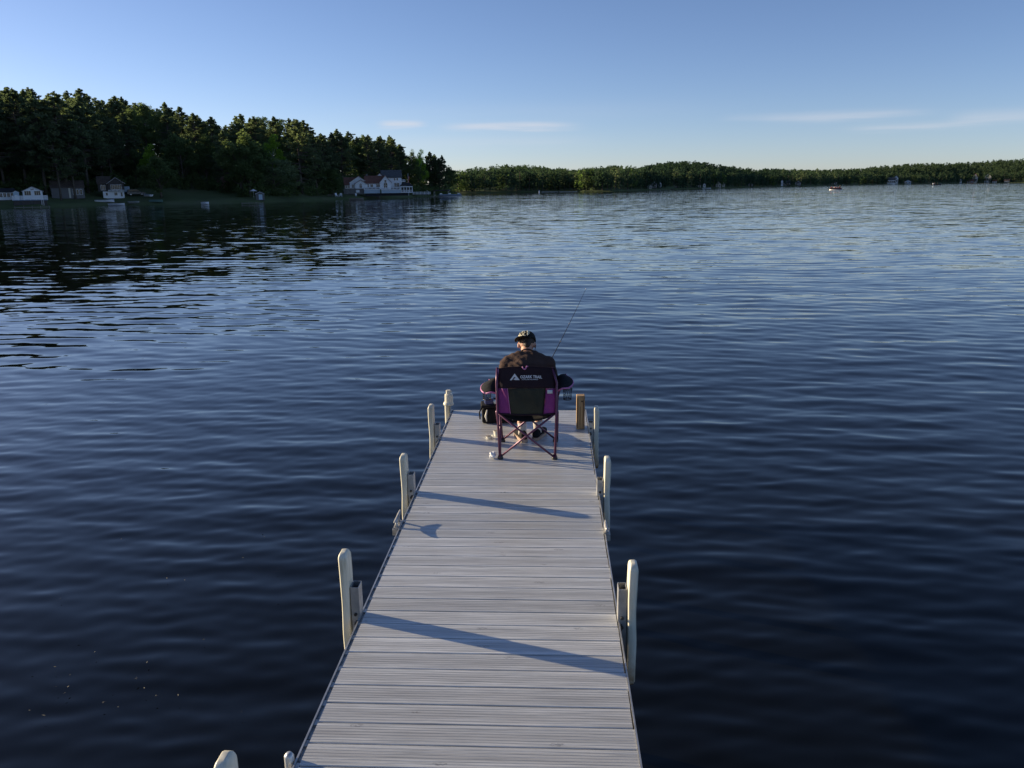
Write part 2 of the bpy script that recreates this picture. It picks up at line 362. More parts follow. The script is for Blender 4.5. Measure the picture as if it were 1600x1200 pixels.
def place(px, d):
    """point on land seen at photo column px, d metres behind the waterline, and metres per photo pixel there"""
    b = px_bearing(px); r = float(shoreD(b)) + d
    x, y = r * math.sin(math.radians(b)), r * math.cos(math.radians(b)); z = float(ground_z(b, r))
    v = np.array([x, y, z]) - EYE; depth = float(RC.T[2] @ v)
    return Vector((x, y, z)), depth / F, b, r
# ground mesh
nb = 1100
bs = np.concatenate([np.linspace(-180, -40, 120, endpoint=False), np.linspace(-40, 40, nb - 240), np.linspace(40, 180, 121)[1:]])
offs = np.array([-60, -25, -10, -4, -1.5, 0, 1.5, 3, 6, 10, 16, 24, 34, 46, 60, 80, 105, 130, 165, 200, 260, 330, 420, 600, 900, 1500, 3000, 6000.])
B, O = np.meshgrid(bs, offs, indexing='ij'); Rr = np.maximum(shoreD(B) + O, 1.5)
Zg = ground_z(B, Rr); Zg = np.where(O < 0, np.maximum(-2.5, O * .12), Zg) + np.where(O > 4, .12 * np.sin(B * 2.3 + O * .21), 0)
V = np.stack([Rr * np.sin(np.radians(B)), Rr * np.cos(np.radians(B)), Zg], -1).reshape(-1, 3)
nj = len(offs); ii, jj = np.meshgrid(np.arange(len(bs) - 1), np.arange(nj - 1), indexing='ij'); q = (ii * nj + jj).ravel()
g = np_mesh('ground', V, np.stack([q, q + 1, q + nj + 1, q + nj], 1), M_GRASS, smooth=True)
tag(g, kind='structure', label='grassy lake shore rising into wooded hills', cat='ground')
bed = MB().box(-9000, 9000, -9000, 9000, -3.2, -3.0).build('lake_bed', simple('lake_bed_mud', (.05, .045, .03), 1)); tag(bed, kind='structure', label='dark muddy lake bed under the water', cat='lake bed')

# ------------------------------------------------------------------ water
def waterm():
    t = NT('lake_water'); t.p.inputs['Base Color'].default_value = (.0028, .003, .002, 1); t.p.inputs['Roughness'].default_value = .025; t.p.inputs['IOR'].default_value = 1.355
    geo = t.new('ShaderNodeNewGeometry'); at = t.new('ShaderNodeAttribute'); at.attribute_name = 'loose_ripple'
    def pos(scale, rot):
        m_ = t.new('ShaderNodeMapping'); t.l.new(geo.outputs['Position'], m_.inputs[0]); m_.inputs['Scale'].default_value = scale; m_.inputs['Rotation'].default_value = (0, 0, rot); return m_.outputs[0]
    def slope(vec, scale, detail, ax, ay, rough=.5):
        c = t.noise(vec, scale, detail, rough, col=True)
        a = t.new('ShaderNodeVectorMath'); a.operation = 'SUBTRACT'; t.l.new(c, a.inputs[0]); a.inputs[1].default_value = (.5, .5, .5)
        b = t.new('ShaderNodeVectorMath'); b.operation = 'MULTIPLY'; t.l.new(a.outputs[0], b.inputs[0]); b.inputs[1].default_value = (ax, ay, 0); return b.outputs[0]
    def vadd(a, b):
        n = t.new('ShaderNodeVectorMath'); n.operation = 'ADD'; t.l.new(a, n.inputs[0]); t.l.new(b, n.inputs[1]); return n.outputs[0]
    def vscale(a, f):
        n = t.new('ShaderNodeVectorMath'); n.operation = 'SCALE'; t.l.new(a, n.inputs[0]); t.set(n.inputs['Scale'], f); return n.outputs[0]
    near = slope(pos((.5, 1, 1), .12), 5.5, 3, .045, .07)
    mid = vadd(slope(pos((.33, 1, 1), -.1), 1.9, 3, .13, .25), slope(pos((.25, 1, 1), .2), .5, 2, .04, .09))
    patch = t.ramp(t.noise(pos((.35, 1, 1), .15), .018, 4, .6), [(0.35, (.55, .55, .55)), (0.65, (1.25, 1.25, 1.25))])
    tot = vscale(vadd(near, vscale(mid, at.outputs['Fac'])), patch)
    nn = t.new('ShaderNodeVectorMath'); nn.operation = 'NORMALIZE'; t.l.new(vadd(geo.outputs['Normal'], tot), nn.inputs[0])
    t.l.new(nn.outputs[0], t.p.inputs['Normal']); return t.m
M_WATER = waterm()
W = []
for i in range(84):                                      # wavelength, direction, slope amplitude
    lam = float(np.exp(rng.uniform(math.log(.15), math.log(1.25)))); th = float(rng.normal(0.10, .36)) + (math.pi if rng.random() < .25 else 0)
    sl = .0084 * (1.0 if lam < .6 else .6); W.append((lam, th, sl, float(rng.uniform(0, 6.28))))
W += [(2.3, .25, .004, 1.), (4.1, -.12, .004, 4.), (9., .2, .003, 2.2)]
ratio = 0.0042; r0, r1 = 1.6, 130.0
nr = int(math.log(r1 / r0) / ratio); rad = np.concatenate([[.02, .4, .8, 1.2], r0 * np.exp(ratio * np.arange(nr + 1))])
ang = np.radians(np.linspace(-56, 56, 590))
Rw, Aw = np.meshgrid(rad, ang, indexing='ij'); X = Rw * np.sin(Aw); Y = Rw * np.cos(Aw); Z = np.zeros_like(X); lost = np.zeros_like(rad); tot = 0
spr = np.gradient(rad); spa = rad * (ang[1] - ang[0])
for lam, th, sl, ph in W:
    k = 2 * math.pi / lam
    m = np.clip(lam / (4.0 * np.maximum(spr * abs(math.cos(th)) + 1e-6, spa * abs(math.sin(th)))) - .6, 0, 1); m = m * np.clip((r1 - rad) / 25, 0, 1)
    Z += (m * sl / k)[:, None] * np.sin(k * (X * math.sin(th) + Y * math.cos(th)) + ph)
    lost += (1 - m * m) * sl * sl; tot += sl * sl
# a full disc: dense fan in front, coarse rings elsewhere
far = np.array([131, 150, 200, 300, 500, 900, 1600, 3000, 7000.])
radA = np.concatenate([rad, far]); XA = radA[:, None] * np.sin(ang)[None]; YA = radA[:, None] * np.cos(ang)[None]; ZA = np.vstack([Z, np.zeros((len(far), len(ang)))])
lossA = np.concatenate([np.sqrt(lost / tot), np.ones(len(far))])
nA = len(ang); V1 = np.stack([XA, YA, ZA], -1).reshape(-1, 3)
i1, j1 = np.meshgrid(np.arange(len(radA) - 1), np.arange(nA - 1), indexing='ij'); q1 = (i1 * nA + j1).ravel(); F1 = np.stack([q1, q1 + nA, q1 + nA + 1, q1 + 1], 1)[:, ::-1]
ang2 = np.radians(np.linspace(56, 304, 140)); rad2 = radA[::20]; rad2 = np.concatenate([rad2[rad2 < 128], [130.0], far])
V2 = np.stack([rad2[:, None] * np.sin(ang2)[None], rad2[:, None] * np.cos(ang2)[None], np.zeros((len(rad2), len(ang2)))], -1).reshape(-1, 3); n2 = len(ang2)
i2, j2 = np.meshgrid(np.arange(len(rad2) - 1), np.arange(n2 - 1), indexing='ij'); q2 = (i2 * n2 + j2).ravel() + len(V1); F2 = np.stack([q2, q2 + n2, q2 + n2 + 1, q2 + 1], 1)[:, ::-1]
wat = np_mesh('water', np.vstack([V1, V2]), np.vstack([F1, F2]), M_WATER, smooth=True)
att = wat.data.attributes.new('loose_ripple', 'FLOAT', 'POINT')
att.data.foreach_set('value', np.concatenate([np.repeat(lossA, nA), np.ones(len(V2))]).astype(np.float32))
tag(wat, kind='structure', label='rippled blue lake water', cat='water')

# ------------------------------------------------------------------ trees
def leaf_cloud(centres, radii, count, size, rs, flat=1.0, up=0.35):
    """triangular leaf sprays scattered through the given lobes"""
    n = len(centres) * count
    c = np.repeat(np.asarray(centres, float), count, 0); r = np.repeat(np.asarray(radii, float), count)[:, None]
    d = rs.normal(size=(n, 3)); d /= np.linalg.norm(d, axis=1)[:, None]
    rr = rs.random((n, 1)) ** 0.45
    p = c + d * rr * r * np.array([1, 1, flat])
    s = size * rs.uniform(.6, 1.35, (n, 1))
    nrm = rs.normal(size=(n, 3)) + np.array([0, 0, up]); nrm /= np.linalg.norm(nrm, axis=1)[:, None]
    a = np.cross(nrm, rs.normal(size=(n, 3))); a /= np.linalg.norm(a, axis=1)[:, None]; b = np.cross(nrm, a)
    v = np.stack([p - a * s * .5, p + a * s * .5, p + b * s * .9 + a * s * rs.uniform(-.3, .3, (n, 1))], 1)
    return v.reshape(-1, 3)
def trunk_mesh(name, h, r, limbs, rs, mat, lean=0.0):
    m = MB(); pts = [(lean * h * t * t + .12 * math.sin(5 * t), .12 * math.cos(4 * t) - .12, h * t - .5 * (t == 0)) for t in (0, .15, .35, .55, .75, .92)]
    m.tube(pts, [r * 1.25, r, r * .8, r * .62, r * .4, r * .15], 7)
    for (p0, p1, rr) in limbs:
        p0 = np.array(p0); p1 = np.array(p1); mid = (p0 + p1) / 2 + np.array([0, 0, -.08 * np.linalg.norm(p1 - p0)])
        m.tube([p0, mid, p1], [rr, rr * .7, rr * .25], 4, cap=False)
    me = bpy.data.meshes.new(name); me.from_pydata(m.v, [], m.f); me.materials.append(mat); me.polygons.foreach_set('use_smooth', [True] * len(me.polygons)); return me
def tri_mesh(name, V, mat):
    return np_mesh(None, V, np.arange(len(V)).reshape(-1, 3), mat)
def make_pine(seed, crown0=.30, dens=1.0):
    rs = np.random.default_rng(seed); H = 20.0; C_, R_, L = [], [], []
    nbr = int(84 * dens)
    for i in range(nbr):
        t = crown0 + (1 - crown0) * ((i + rs.random()) / nbr) ** .9; z = H * t * .96
        prof = math.sin(min(1, (t - crown0) / (1 - crown0) * 1.15 + .18) * math.pi * .8) ** .7 if t < .95 else .25
        ln = (.5 + 4.2 * max(prof, .12) * (1 - .70 * ((t - crown0) / (1 - crown0)) ** 3.5)) * rs.uniform(.5, 1.25); th = rs.uniform(0, 6.283)
        rise = ln * (.08 + .55 * max(0, t - .55)) * rs.uniform(.2, 1.3)
        e = np.array([ln * math.cos(th), ln * math.sin(th), z + rise]); b = np.array([0, 0, z - .2]); L.append((b, e, .07 + .02 * ln))
        for k in range(3 if ln > 2 else 2):
            q = b + (e - b) * (.45 + .55 * (k + 1) / 3) + rs.normal(0, .22, 3); C_.append(q); R_.append(rs.uniform(.55, 1.0) * (1 - .35 * (t > .85)))
    C_ += [[0, 0, H * .95], [.1, 0, H * .98], [0, 0, H * 1.0]]; R_ += [.75, .5, .35]
    V = leaf_cloud(C_, R_, 24, .46, rs, flat=.5, up=.8)
    return tri_mesh('pine_crown', V, M_PINE), trunk_mesh('pine_trunk', H * .98, .30, L, rs, M_BARK)
def make_broad(seed, mat, W=1.0, low=.16, leaf=.42, birch=False, droop=0):
    rs = np.random.default_rng(seed); H = 14.0; C_, R_, L = [], [], []
    nl = 44
    for i in range(nl):
        d = rs.normal(size=3); d /= np.linalg.norm(d); k = rs.uniform(.55, 1.0)
        z = H * (low + (1 - low) * (.5 + .46 * d[2] * k)); w = 4.3 * W * k * (1 - .25 * max(0, d[2]))
        c = np.array([d[0] * w, d[1] * w, z + rs.normal(0, .4) - droop * (k - .5)]); C_.append(c); R_.append(rs.uniform(.9, 1.75))
        if i % 2 == 0: L.append((np.array([0, 0, max(H * .18, z - 3.5)]), c, .12))
    V = leaf_cloud(C_, R_, 120, leaf, rs, flat=.8, up=.5)
    return tri_mesh('broadleaf_crown', V, mat), trunk_mesh('broadleaf_trunk', H * .85, .26 if not birch else .2, L, rs, M_BIRCH if birch else M_BARK)
PINES_HIGH = [make_pine(150 + i, .26 + .04 * i, .95) for i in range(3)]
PINES = [make_pine(100 + i, .08 + .06 * (i % 4), 1.0 + .15 * (i % 2)) for i in range(7)]
BROAD = [make_broad(200 + i, M_LEAF, W=.85 + .12 * (i % 3)) for i in range(5)]
LIME = [make_broad(300 + i, M_LIME, W=.8, birch=True) for i in range(2)]
WILLOW = [make_broad(400, M_WILLOW, W=1.25, low=.05, leaf=.36, droop=1.4)]
def tree(kind, loc, h, w, label, group=None, rz=None, cat='tree', high=False):
    lib, base = {'pine': (PINES_HIGH if high else PINES, 20.), 'broad': (BROAD, 14.), 'lime': (LIME, 14.), 'willow': (WILLOW, 14.)}[kind]
    cm, tm = random.choice(lib)
    t = empty({'pine': 'pine_tree', 'broad': 'broadleaf_tree', 'lime': 'broadleaf_tree', 'willow': 'willow_tree'}[kind], loc, random.uniform(0, 6.28) if rz is None else rz)
    t.scale = (w, w, h / base); tag(t, label, cat, group)
    for nm, me in (('crown', cm), ('trunk', tm)):
        o = bpy.data.objects.new(nm, me); COL.objects.link(o); o.parent = t
    return t
# the single trees one can pick out along the near bank: px, metres behind waterline, top row, kind, width in px, label
HERO = [
 (94, 12, 196, 'pine', 40, 'slim pine with bare trunk in front of the left end of the grey house'),
 (117, 12, 188, 'pine', 44, 'pine with bare trunk in front of the windows of the grey house'),
 (285, 34, 228, 'broad', 56, 'dim round tree at the back of the lawn right of the dark round tree'),
 (215, 34, 232, 'broad', 44, 'shadowed broadleaf tree behind the dark parked car'),
 (8, 26, 150, 'pine', 62, 'tall dark pine at the left end of the wooded bank, beside the small glazed porch'),
 (42, 27, 141, 'pine', 60, 'tall pine rising right behind the white gabled lakeside cottage'),
 (72, 20, 152, 'pine', 66, 'big spreading pine standing between the white gabled cottage and the grey house'),
 (104, 16, 146, 'pine', 76, 'biggest broad pine on the bank, standing in front of the grey house'),
 (138, 22, 158, 'pine', 66, 'wide dark pine just left of the two-storey chalet'),
 (176, 30, 186, 'pine', 50, 'tall pine behind the roof of the two-storey chalet'),
 (240, 30, 229, 'lime', 34, 'sunlit yellow-green tree top peeping over the dark round tree by the lawn'),
 (251, 13, 243, 'broad', 60, 'dark round broadleaf tree at the left edge of the shore lawn'),
 (300, 62, 214, 'broad', 52, 'dim broadleaf tree at the back of the shore lawn, left of the pink blossoming tree'),
 (328, 70, 218, 'broad', 48, 'shadowed broadleaf tree at the back of the lawn behind the pink blossoming tree'),
 (376, 26, 262, 'broad', 40, 'low dark broadleaf tree left of the large willow'),
 (428, 16, 240, 'willow', 92, 'large grey-green willow with drooping crown behind the small shed'),
 (431, 40, 214, 'lime', 40, 'sunlit yellow-green tree standing out above the large willow'),
 (476, 44, 233, 'lime', 20, 'small sunlit tree top right of the large willow'),
 (488, 18, 244, 'broad', 52, 'dark broadleaf tree right of the large willow'),
 (520, 13, 262, 'broad', 44, 'rounded bushy tree beside the white chairs, left of the white lake house'),
 (645, 26, 236, 'broad', 26, 'dark broadleaf tree at the right shoulder of the wooded point'),
 (658, 22, 238, 'lime', 26, 'pale green tree with a bare pale trunk near the end of the wooded point'),
 (676, 18, 241, 'broad', 26, 'dark broadleaf tree next to last on the wooded point'),
 (692, 9, 243, 'pine', 20, 'ragged pine at the very tip of the wooded point'),
 (612, 34, 212, 'pine', 26, 'tallest pine of the row right above the grey roof of the white lake house'),
 (628, 28, 226, 'pine', 24, 'leaning pine at the end of the high row behind the white lake house'),
]
for px, d, top, kind, wpx, lab in HERO:
    p, k, b, r = place(px, d); q = on_z(px, top, 0) if False else None
    rr = ray(px, top); el_ = rr[2] / math.hypot(rr[0], rr[1]); ztop = EYE[2] + r * el_
    h = max(4.0, ztop - p.z); wm = wpx * k / {'pine': 8.2, 'broad': 9.6, 'lime': 8.6, 'willow': 12.0}[kind]
    tree(kind, p, h, wm, lab, high=(px < 200))
# blossoming tree: small, its own crown mesh
p, k, b, r = place(347, 24)
rs_ = np.random.default_rng(9); cs = [[rs_.uniform(-1.3, 1.3), rs_.uniform(-1, 1), rs_.uniform(1.5, 4.2)] for _ in range(16)]
t = empty('blossoming_tree', p); tag(t, 'small pink blossoming tree at the right edge of the dim lawn', 'tree')
cr = np_mesh('crown', leaf_cloud(cs, [.6] * 16, 60, .26, rs_), np.arange(16 * 60 * 3).reshape(-1, 3), M_PINK, t)
MB().tube([(0, 0, -.3), (.1, 0, 1.4), (0, .1, 3)], [.14, .1, .05], 6).build('trunk', M_BARK, t)
# clear ground: (px0, px1, metres)
CLEAR = [(-70, 62, 24), (62, 80, 18), (80, 128, 24), (128, 195, 24), (195, 345, 27), (345, 372, 22), (372, 480, 12), (480, 534, 12), (534, 650, 24), (650, 706, 6)]
def clear_d(px):
    return max([c for a, b_, c in CLEAR if a <= px <= b_] + [4])
n_ind = 0; filler = []
def skytop(px, r):
    b = px_bearing(px); return EYE[2] + r * float(skyE(b))
rowlist = []
for row, (dmin, dmax, step) in enumerate([(4, 22, 17), (22, 45, 17), (45, 80, 18), (80, 120, 16), (120, 150, 13)]):
    px = -66.0
    while px < 703:
        rowlist.append((px + random.uniform(-6, 6), random.uniform(dmin, dmax), row)); px += step * random.uniform(.75, 1.25)
GRP = {'pine': 'pines of the dense wood on the left bank', 'broad': 'broadleaf trees of the dense wood on the left bank'}
for px, d, row in rowlist:
    if px > 702 or d < clear_d(px): continue
    if px > 640 and d > 60: continue
    if (abs(px - 431) < 24 and d < 50) or (abs(px - 238) < 15 and d < 55): continue      # open ground round the two sunlit trees
    p, k, b, r = place(px, d); ztop = skytop(px, r)
    kind = 'broad' if random.random() < (.42 if row < 3 else .24) else 'pine'
    hmax = ztop - p.z; h = (random.uniform(17, 24) if kind == 'pine' else random.uniform(11, 18))
    if row == 4: h = hmax - random.uniform(-1.2, 3.6)
    h = min(h, hmax - random.uniform(-1.0, 2.5))
    if h < 5.5: continue
    h = min(h, 27)
    w = (h / 20 * random.uniform(.9, 1.25)) if kind == 'pine' else h / 14 * random.uniform(.9, 1.2)
    if px < -50: lab = 'dark tree beyond the left side of the view'
    lab = ('dark pine among the many pines of the wooded left bank' if kind == 'pine' else 'shadowed broadleaf tree among the pines of the wooded left bank')
    tree(kind, p, h, w, lab, GRP[kind]); n_ind += 1
# far shore: individual trees along the waterside, then the forest mass
FAR = []
def far_tree_tris(rs, kind, h, w, ls=1.25):
    if kind == 'pine':
        n = 9; cs = [[rs.normal(0, w * .22 * (1.2 - i / n)), rs.normal(0, w * .22 * (1.2 - i / n)), h * (.08 + .90 * i / n)] for i in range(n)]
        return leaf_cloud(cs, [w * .30 * (1.25 - .8 * i / n) for i in range(n)], 14, ls, rs, .8)
    n = 9; cs = []
    for i in range(n):
        d = rs.normal(size=3); d /= np.linalg.norm(d); cs.append([d[0] * w * .3, d[1] * w * .3, h * (.50 + .38 * d[2])])
    return leaf_cloud(cs, [w * .25] * n, 18, ls, rs, .85)
rsF = np.random.default_rng(31)
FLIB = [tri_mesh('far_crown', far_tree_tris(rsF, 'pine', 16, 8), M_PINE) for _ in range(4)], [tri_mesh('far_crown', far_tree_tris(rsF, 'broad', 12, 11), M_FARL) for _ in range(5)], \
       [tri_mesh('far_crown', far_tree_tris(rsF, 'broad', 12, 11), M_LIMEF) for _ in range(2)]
FT = MB().tube([(0, 0, -1), (0.1, 0, 5), (0, 0.1, 10)], [.3, .22, .1], 5).build('tmp_trunk', M_BARK); FTm = FT.data; bpy.data.objects.remove(FT)
def far_tree(kind, px, d, h, w, label, group=None):
    p, k, b, r = place(px, d); h = max(5.0, min(h, skytop(px, r) - p.z - random.uniform(-.5, 2.0))) if group else h; lib = FLIB[{'pine': 0, 'broad': 1, 'lime': 2}[kind]]
    t = empty('pine_tree' if kind == 'pine' else 'broadleaf_tree', p, random.uniform(0, 6.28)); s0 = 16. if kind == 'pine' else 12.
    t.scale = (w, w, h / s0); tag(t, label, 'tree', group)
    for nm, me in (('crown', random.choice(lib)), ('trunk', FTm)):
        o = bpy.data.objects.new(nm, me); COL.objects.link(o); o.parent = t
far_tree('lime', 912, 6, 15.5, 1.25, 'bright yellow-green round tree at the left end of the far wooded spit')
far_tree('lime', 919, 10, 16, 1.0, 'yellow-green tree second from the left end of the far wooded spit')
far_tree('lime', 1050, 25, 13, 1.1, 'light green tree above the small bright lawn on the far shore')
far_tree('lime', 1114, 8, 16, 1.1, 'pale green tree left of the small tan house on the far shore')
far_tree('lime', 1328, 6, 15, 1.1, 'pale green tree on the far shore right of the lone pontoon boat')
far_tree('broad', 1376, 8, 20, 1.5, 'round tree left of the large white house on the far shore')
far_tree('lime', 1426, 8, 22, 1.7, 'bright round tree right of the large white house on the far shore')
far_tree('broad', 1405, 10, 24, 1.7, 'round tree just right of the large white house on the far shore')
far_tree('pine', 1222, 60, 24, 1.0, 'dark pine poking above the low treeline of the far shore')
far_tree('pine', 1239, 60, 25, .8, 'slim pine with a tuft top on the far treeline')
far_tree('pine', 1274, 60, 26, 1.0, 'tall pine standing alone above the far treeline near the pontoon boat')
px = 709.0
while px < 1612:
    kind = 'pine' if random.random() < .35 else ('broad' if random.random() < .93 else 'lime')
    kk = place(px, 5)[1]
    sc_ = float(np.interp(px, [705, 900, 1000, 1200, 1600], [1.0, 1.0, 1.05, 1.25, 1.5]))
    if 1520 < px < 1535 or 1383 < px < 1401 or 1012 < px < 1046: dd = random.uniform(30, 45)
    else: dd = random.uniform(3, 14)
    far_tree(kind, px, dd, random.uniform(11, 17) * sc_, random.uniform(.85, 1.25) * sc_, {'pine': 'dark pine in the waterside row of the far shore', 'broad': 'broadleaf tree in the waterside row of the far shore',
             'lime': 'lighter green tree in the waterside row of the far shore'}[kind], 'waterside trees of the far shore')
    px += random.uniform(5, 8.5)
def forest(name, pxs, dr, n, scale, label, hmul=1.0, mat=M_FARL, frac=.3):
    rs = np.random.default_rng(len(name) + n); out = []
    for _ in range(n):
        px = rs.uniform(*pxs) if pxs else 0; u = rs.random() ** .8
        d = dr[0] + (dr[1] - dr[0]) * u
        b = rs.uniform(*dr[2]) if len(dr) > 2 else px_bearing(px)
        r = float(shoreD(b)) + d; z = float(ground_z(b, r)); top = EYE[2] + r * float(skyE(b))
        sc_ = float(np.interp(b, [-40, -3, 6, 30], [1.3, 1.0, 1.1, 1.45])) * hmul
        kind = 'pine' if rs.random() < frac else 'broad'
        h = (rs.uniform(13, 18) if kind == 'pine' else rs.uniform(10, 14)) * sc_; h = min(h, top - z + rs.uniform(-1.2, .5) * sc_); 
        if h < 4: continue
        T_ = far_tree_tris(rs, kind, h, (8 if kind == 'pine' else 11) * sc_ * scale, 1.25 * sc_ * scale)
        out.append(T_ + np.array([r * math.sin(math.radians(b)), r * math.cos(math.radians(b)), z]))
    V = np.vstack(out); o = np_mesh(name, V, np.arange(len(V)).reshape(-1, 3), mat)
    tag(o, label, 'forest', kind='stuff'); return o
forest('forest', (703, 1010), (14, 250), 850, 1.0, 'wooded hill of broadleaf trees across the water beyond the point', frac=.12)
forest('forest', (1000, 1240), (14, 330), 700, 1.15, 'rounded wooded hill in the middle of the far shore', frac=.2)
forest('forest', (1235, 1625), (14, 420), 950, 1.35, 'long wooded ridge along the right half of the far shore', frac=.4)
forest('forest', None, (10, 130, (-66, -36.5)), 420, 1.0, 'dense unseen woods added left of the cottages to shade the bank', frac=.6, mat=M_PINE)  # woods out of view, added to cast shade on the left bank

def undergrowth(name, px0, px1, step, label, hh=(1.6, 4.5), rows=((0, 0), (9, 14), (20, 30), (40, 60), (75, 100), (115, 140))):
    rs = np.random.default_rng(77); cs, rd = [], []
    for (a, c_) in rows:
        px = px0
        while px < px1:
            d = clear_d(px) + rs.uniform(a, c_ + 2) if px < 703 else rs.uniform(a, c_)
            if px > 640 and px < 703: d = rs.uniform(3, 30)
            p, k, b, r = place(px, d); h = rs.uniform(*hh)
            for q in range(2): cs.append([p.x + rs.normal(0, 1), p.y + rs.normal(0, 1), p.z + h * (.3 + .45 * q)]); rd.append(h * rs.uniform(.5, .75))
            px += step * rs.uniform(.5, 1.5)
    V = leaf_cloud(cs, rd, 60, .6, rs, .9); o = np_mesh(name, V, np.arange(len(V)).reshape(-1, 3), M_LEAF); tag(o, label, 'undergrowth', kind='stuff')
undergrowth('undergrowth', -66, 702, 7, 'dark undergrowth filling the wood between the trunks on the left bank')

# ------------------------------------------------------------------ buildings (local frame: x right, y away, z up, in photo pixels x metres-per-pixel)
def site(name, px, d, label, cat, turn=0.0):
    p, k, b, r = place(px, d)
    o = empty(name, p, -math.radians(b) + turn); tag(o, label, cat); return o, k
class Scaled(MB):
    def __init__(s, k): super().__init__(); s.k = k
    def add(s, vs, fs): return super().add([(x * s.k, y * s.k, z * s.k) for x, y, z in vs], fs)
def gable_front(k, x0, x1, z0, ze, zr, y0, y1, wall, roof, parent, oh=1.2):
    """gable end facing the lake"""
    xm = (x0 + x1) / 2
    Scaled(k).prism([(x0, z0), (x1, z0), (x1, ze), (xm, zr), (x0, ze)], y0, y1).build('wall', wall, parent)
    sl = (zr - ze) / (xm - x0); t = 1.0
    for sgn in (-1, 1):
        xe = xm + sgn * (xm - x0 + oh); zz = ze - sl * oh
        Scaled(k).prism([(xm, zr + .15), (xe, zz + .15), (xe, zz + t), (xm, zr + t + .15)][::sgn], y0 - oh, y1 + oh * .5).build('roof', roof, parent)
        Scaled(k).prism([(xm, zr - .3), (xe, zz - .3), (xe, zz + .12), (xm, zr + .12)][::sgn], y0 - oh * .9, y0 - oh * .6).build('barge_board', M_WHITE, parent)
def ridge_across(k, x0, x1, z0, ze, zr, y0, y1, wall, roof, parent, oh=1.2):
    """ridge parallel to the shore: eave faces the lake"""
    Scaled(k).box(x0, x1, y0, y1, z0, ze).build('wall', wall, parent); ym = (y0 + y1) / 2
    for xx in (x0 + .02, x1 - .72):
        Scaled(k).add([(xx, y0, ze), (xx, y1, ze), (xx, ym, zr), (xx + .7, y0, ze), (xx + .7, y1, ze), (xx + .7, ym, zr)], [(0, 1, 2), (3, 5, 4), (0, 3, 4, 1), (1, 4, 5, 2), (2, 5, 3, 0)]).build('gable', wall, parent)
    sl = (zr - ze) / (ym - y0)
    for sg in (-1, 1):
        ye = ym + sg * (ym - y0 + oh); zz = ze - sl * oh
        vs = [(x0 - oh, ye, zz + .1), (x1 + oh, ye, zz + .1), (x1 + oh, ym, zr + .1), (x0 - oh, ym, zr + .1)]; vs += [(a, b, c + .9) for a, b, c in vs]
        Scaled(k).add(vs, [(0, 3, 2, 1), (4, 5, 6, 7), (0, 1, 5, 4), (1, 2, 6, 5), (2, 3, 7, 6), (3, 0, 4, 7)]).build('roof', roof, parent)
def window(k, x0, x1, z0, z1, y, parent, mull=1, arch=False, frame=None):
    fm = frame or M_WHITE; f = Scaled(k); e = .35
    if arch:
        xm = (x0 + x1) / 2; r = (x1 - x0) / 2
        pts = [(x0, z0), (x1, z0)] + [(xm + r * math.cos(a), z1 - r + r * 1.25 * math.sin(a)) for a in np.linspace(0, math.pi, 9)]
        pane = Scaled(k).prism(pts, y - .22, y - .05)
        f.box(xm - .18, xm + .18, y - .4, y - .2, z0, z1); f.box(x0, x1, y - .4, y - .2, (z0 + z1) / 2 - .15, (z0 + z1) / 2 + .15); f.box(x0 - .3, x1 + .3, y - .5, y - .05, z0 - .45, z0 - .02)
    else:
        pane = Scaled(k).box(x0, x1, y - .22, y - .05, z0, z1)
        f.box(x0 - e, x0, y - .4, y - .02, z0 - e, z1 + e); f.box(x1, x1 + e, y - .4, y - .02, z0 - e, z1 + e)
        f.box(x0, x1, y - .4, y - .02, z1, z1 + e); f.box(x0, x1, y - .45, y - .02, z0 - e, z0)
        for i in range(mull):
            xx = x0 + (x1 - x0) * (i + 1) / (mull + 1); f.box(xx - .13, xx + .13, y - .38, y - .2, z0, z1)
    fo = f.build('window', fm, parent); pane.build('pane', M_GLASS, fo)
def railing(k, x0, x1, z0, z1, y, parent, name='railing', mat=None, pick=.55, post=6.0, thick=.28):
    r = Scaled(k); r.box(x0, x1, y - .25, y + .25, z1 - .45, z1); r.box(x0, x1, y - .15, y + .15, z0, z0 + .35)
    n = max(2, int((x1 - x0) / pick / 1.6))
    for i in range(n + 1):
        xx = x0 + (x1 - x0) * i / n; r.box(xx - thick * .5, xx + thick * .5, y - .1, y + .1, z0 + .35, z1 - .45)
    o = r.build(name, mat or M_WHITE, parent)
    for i in range(int((x1 - x0) / post) + 1):
        xx = x0 + .3 + i * post; Scaled(k).box(xx - .35, xx + .35, y - .5, y + .36, z0 - .6, z1 + .4).build('post', mat or M_WHITE, o)
    return o
# --- the white lake house: anchor at px 537
h, k = site('lake_house', 537, 13, 'rambling white lakeside house with red-brown and grey gabled roofs on the wooded point', 'house')
ridge_across(k, 2, 24, 7, 15, 25, 10, 34, M_CSIDE, M_ROOFR, h)                       # left wing
for a in (3.5, 7.5, 12): window(k, a, a + 2.2, 9, 13.5, 10, h)
gable_front(k, 10, 38, 9, 18, 27, 8, 26, M_WSIDE, M_ROOFR, h)                        # broad back gable
gable_front(k, 18, 36, 8.5, 15.5, 21, 3, 12, M_WSIDE, M_ROOFR, h)                    # front gable with arched window
window(k, 25, 28.4, 9.8, 15.8, 3, h, arch=True); window(k, 13.5, 15.8, 10, 14.5, 8, h)
ridge_across(k, 34, 62, 8.5, 17, 27, 5, 24, M_WSIDE, M_ROOFR, h)                     # middle range
for a, b_ in ((37.5, 39.6), (42, 45.8), (51, 56.4)): window(k, a, b_, 10, 15, 5, h, mull=1 if b_ - a < 5 else 3)
gable_front(k, 56.5, 74, 7, 17.5, 27.5, 1, 22, M_WSIDE, M_ROOFR, h)                  # steep gable with tall arched window
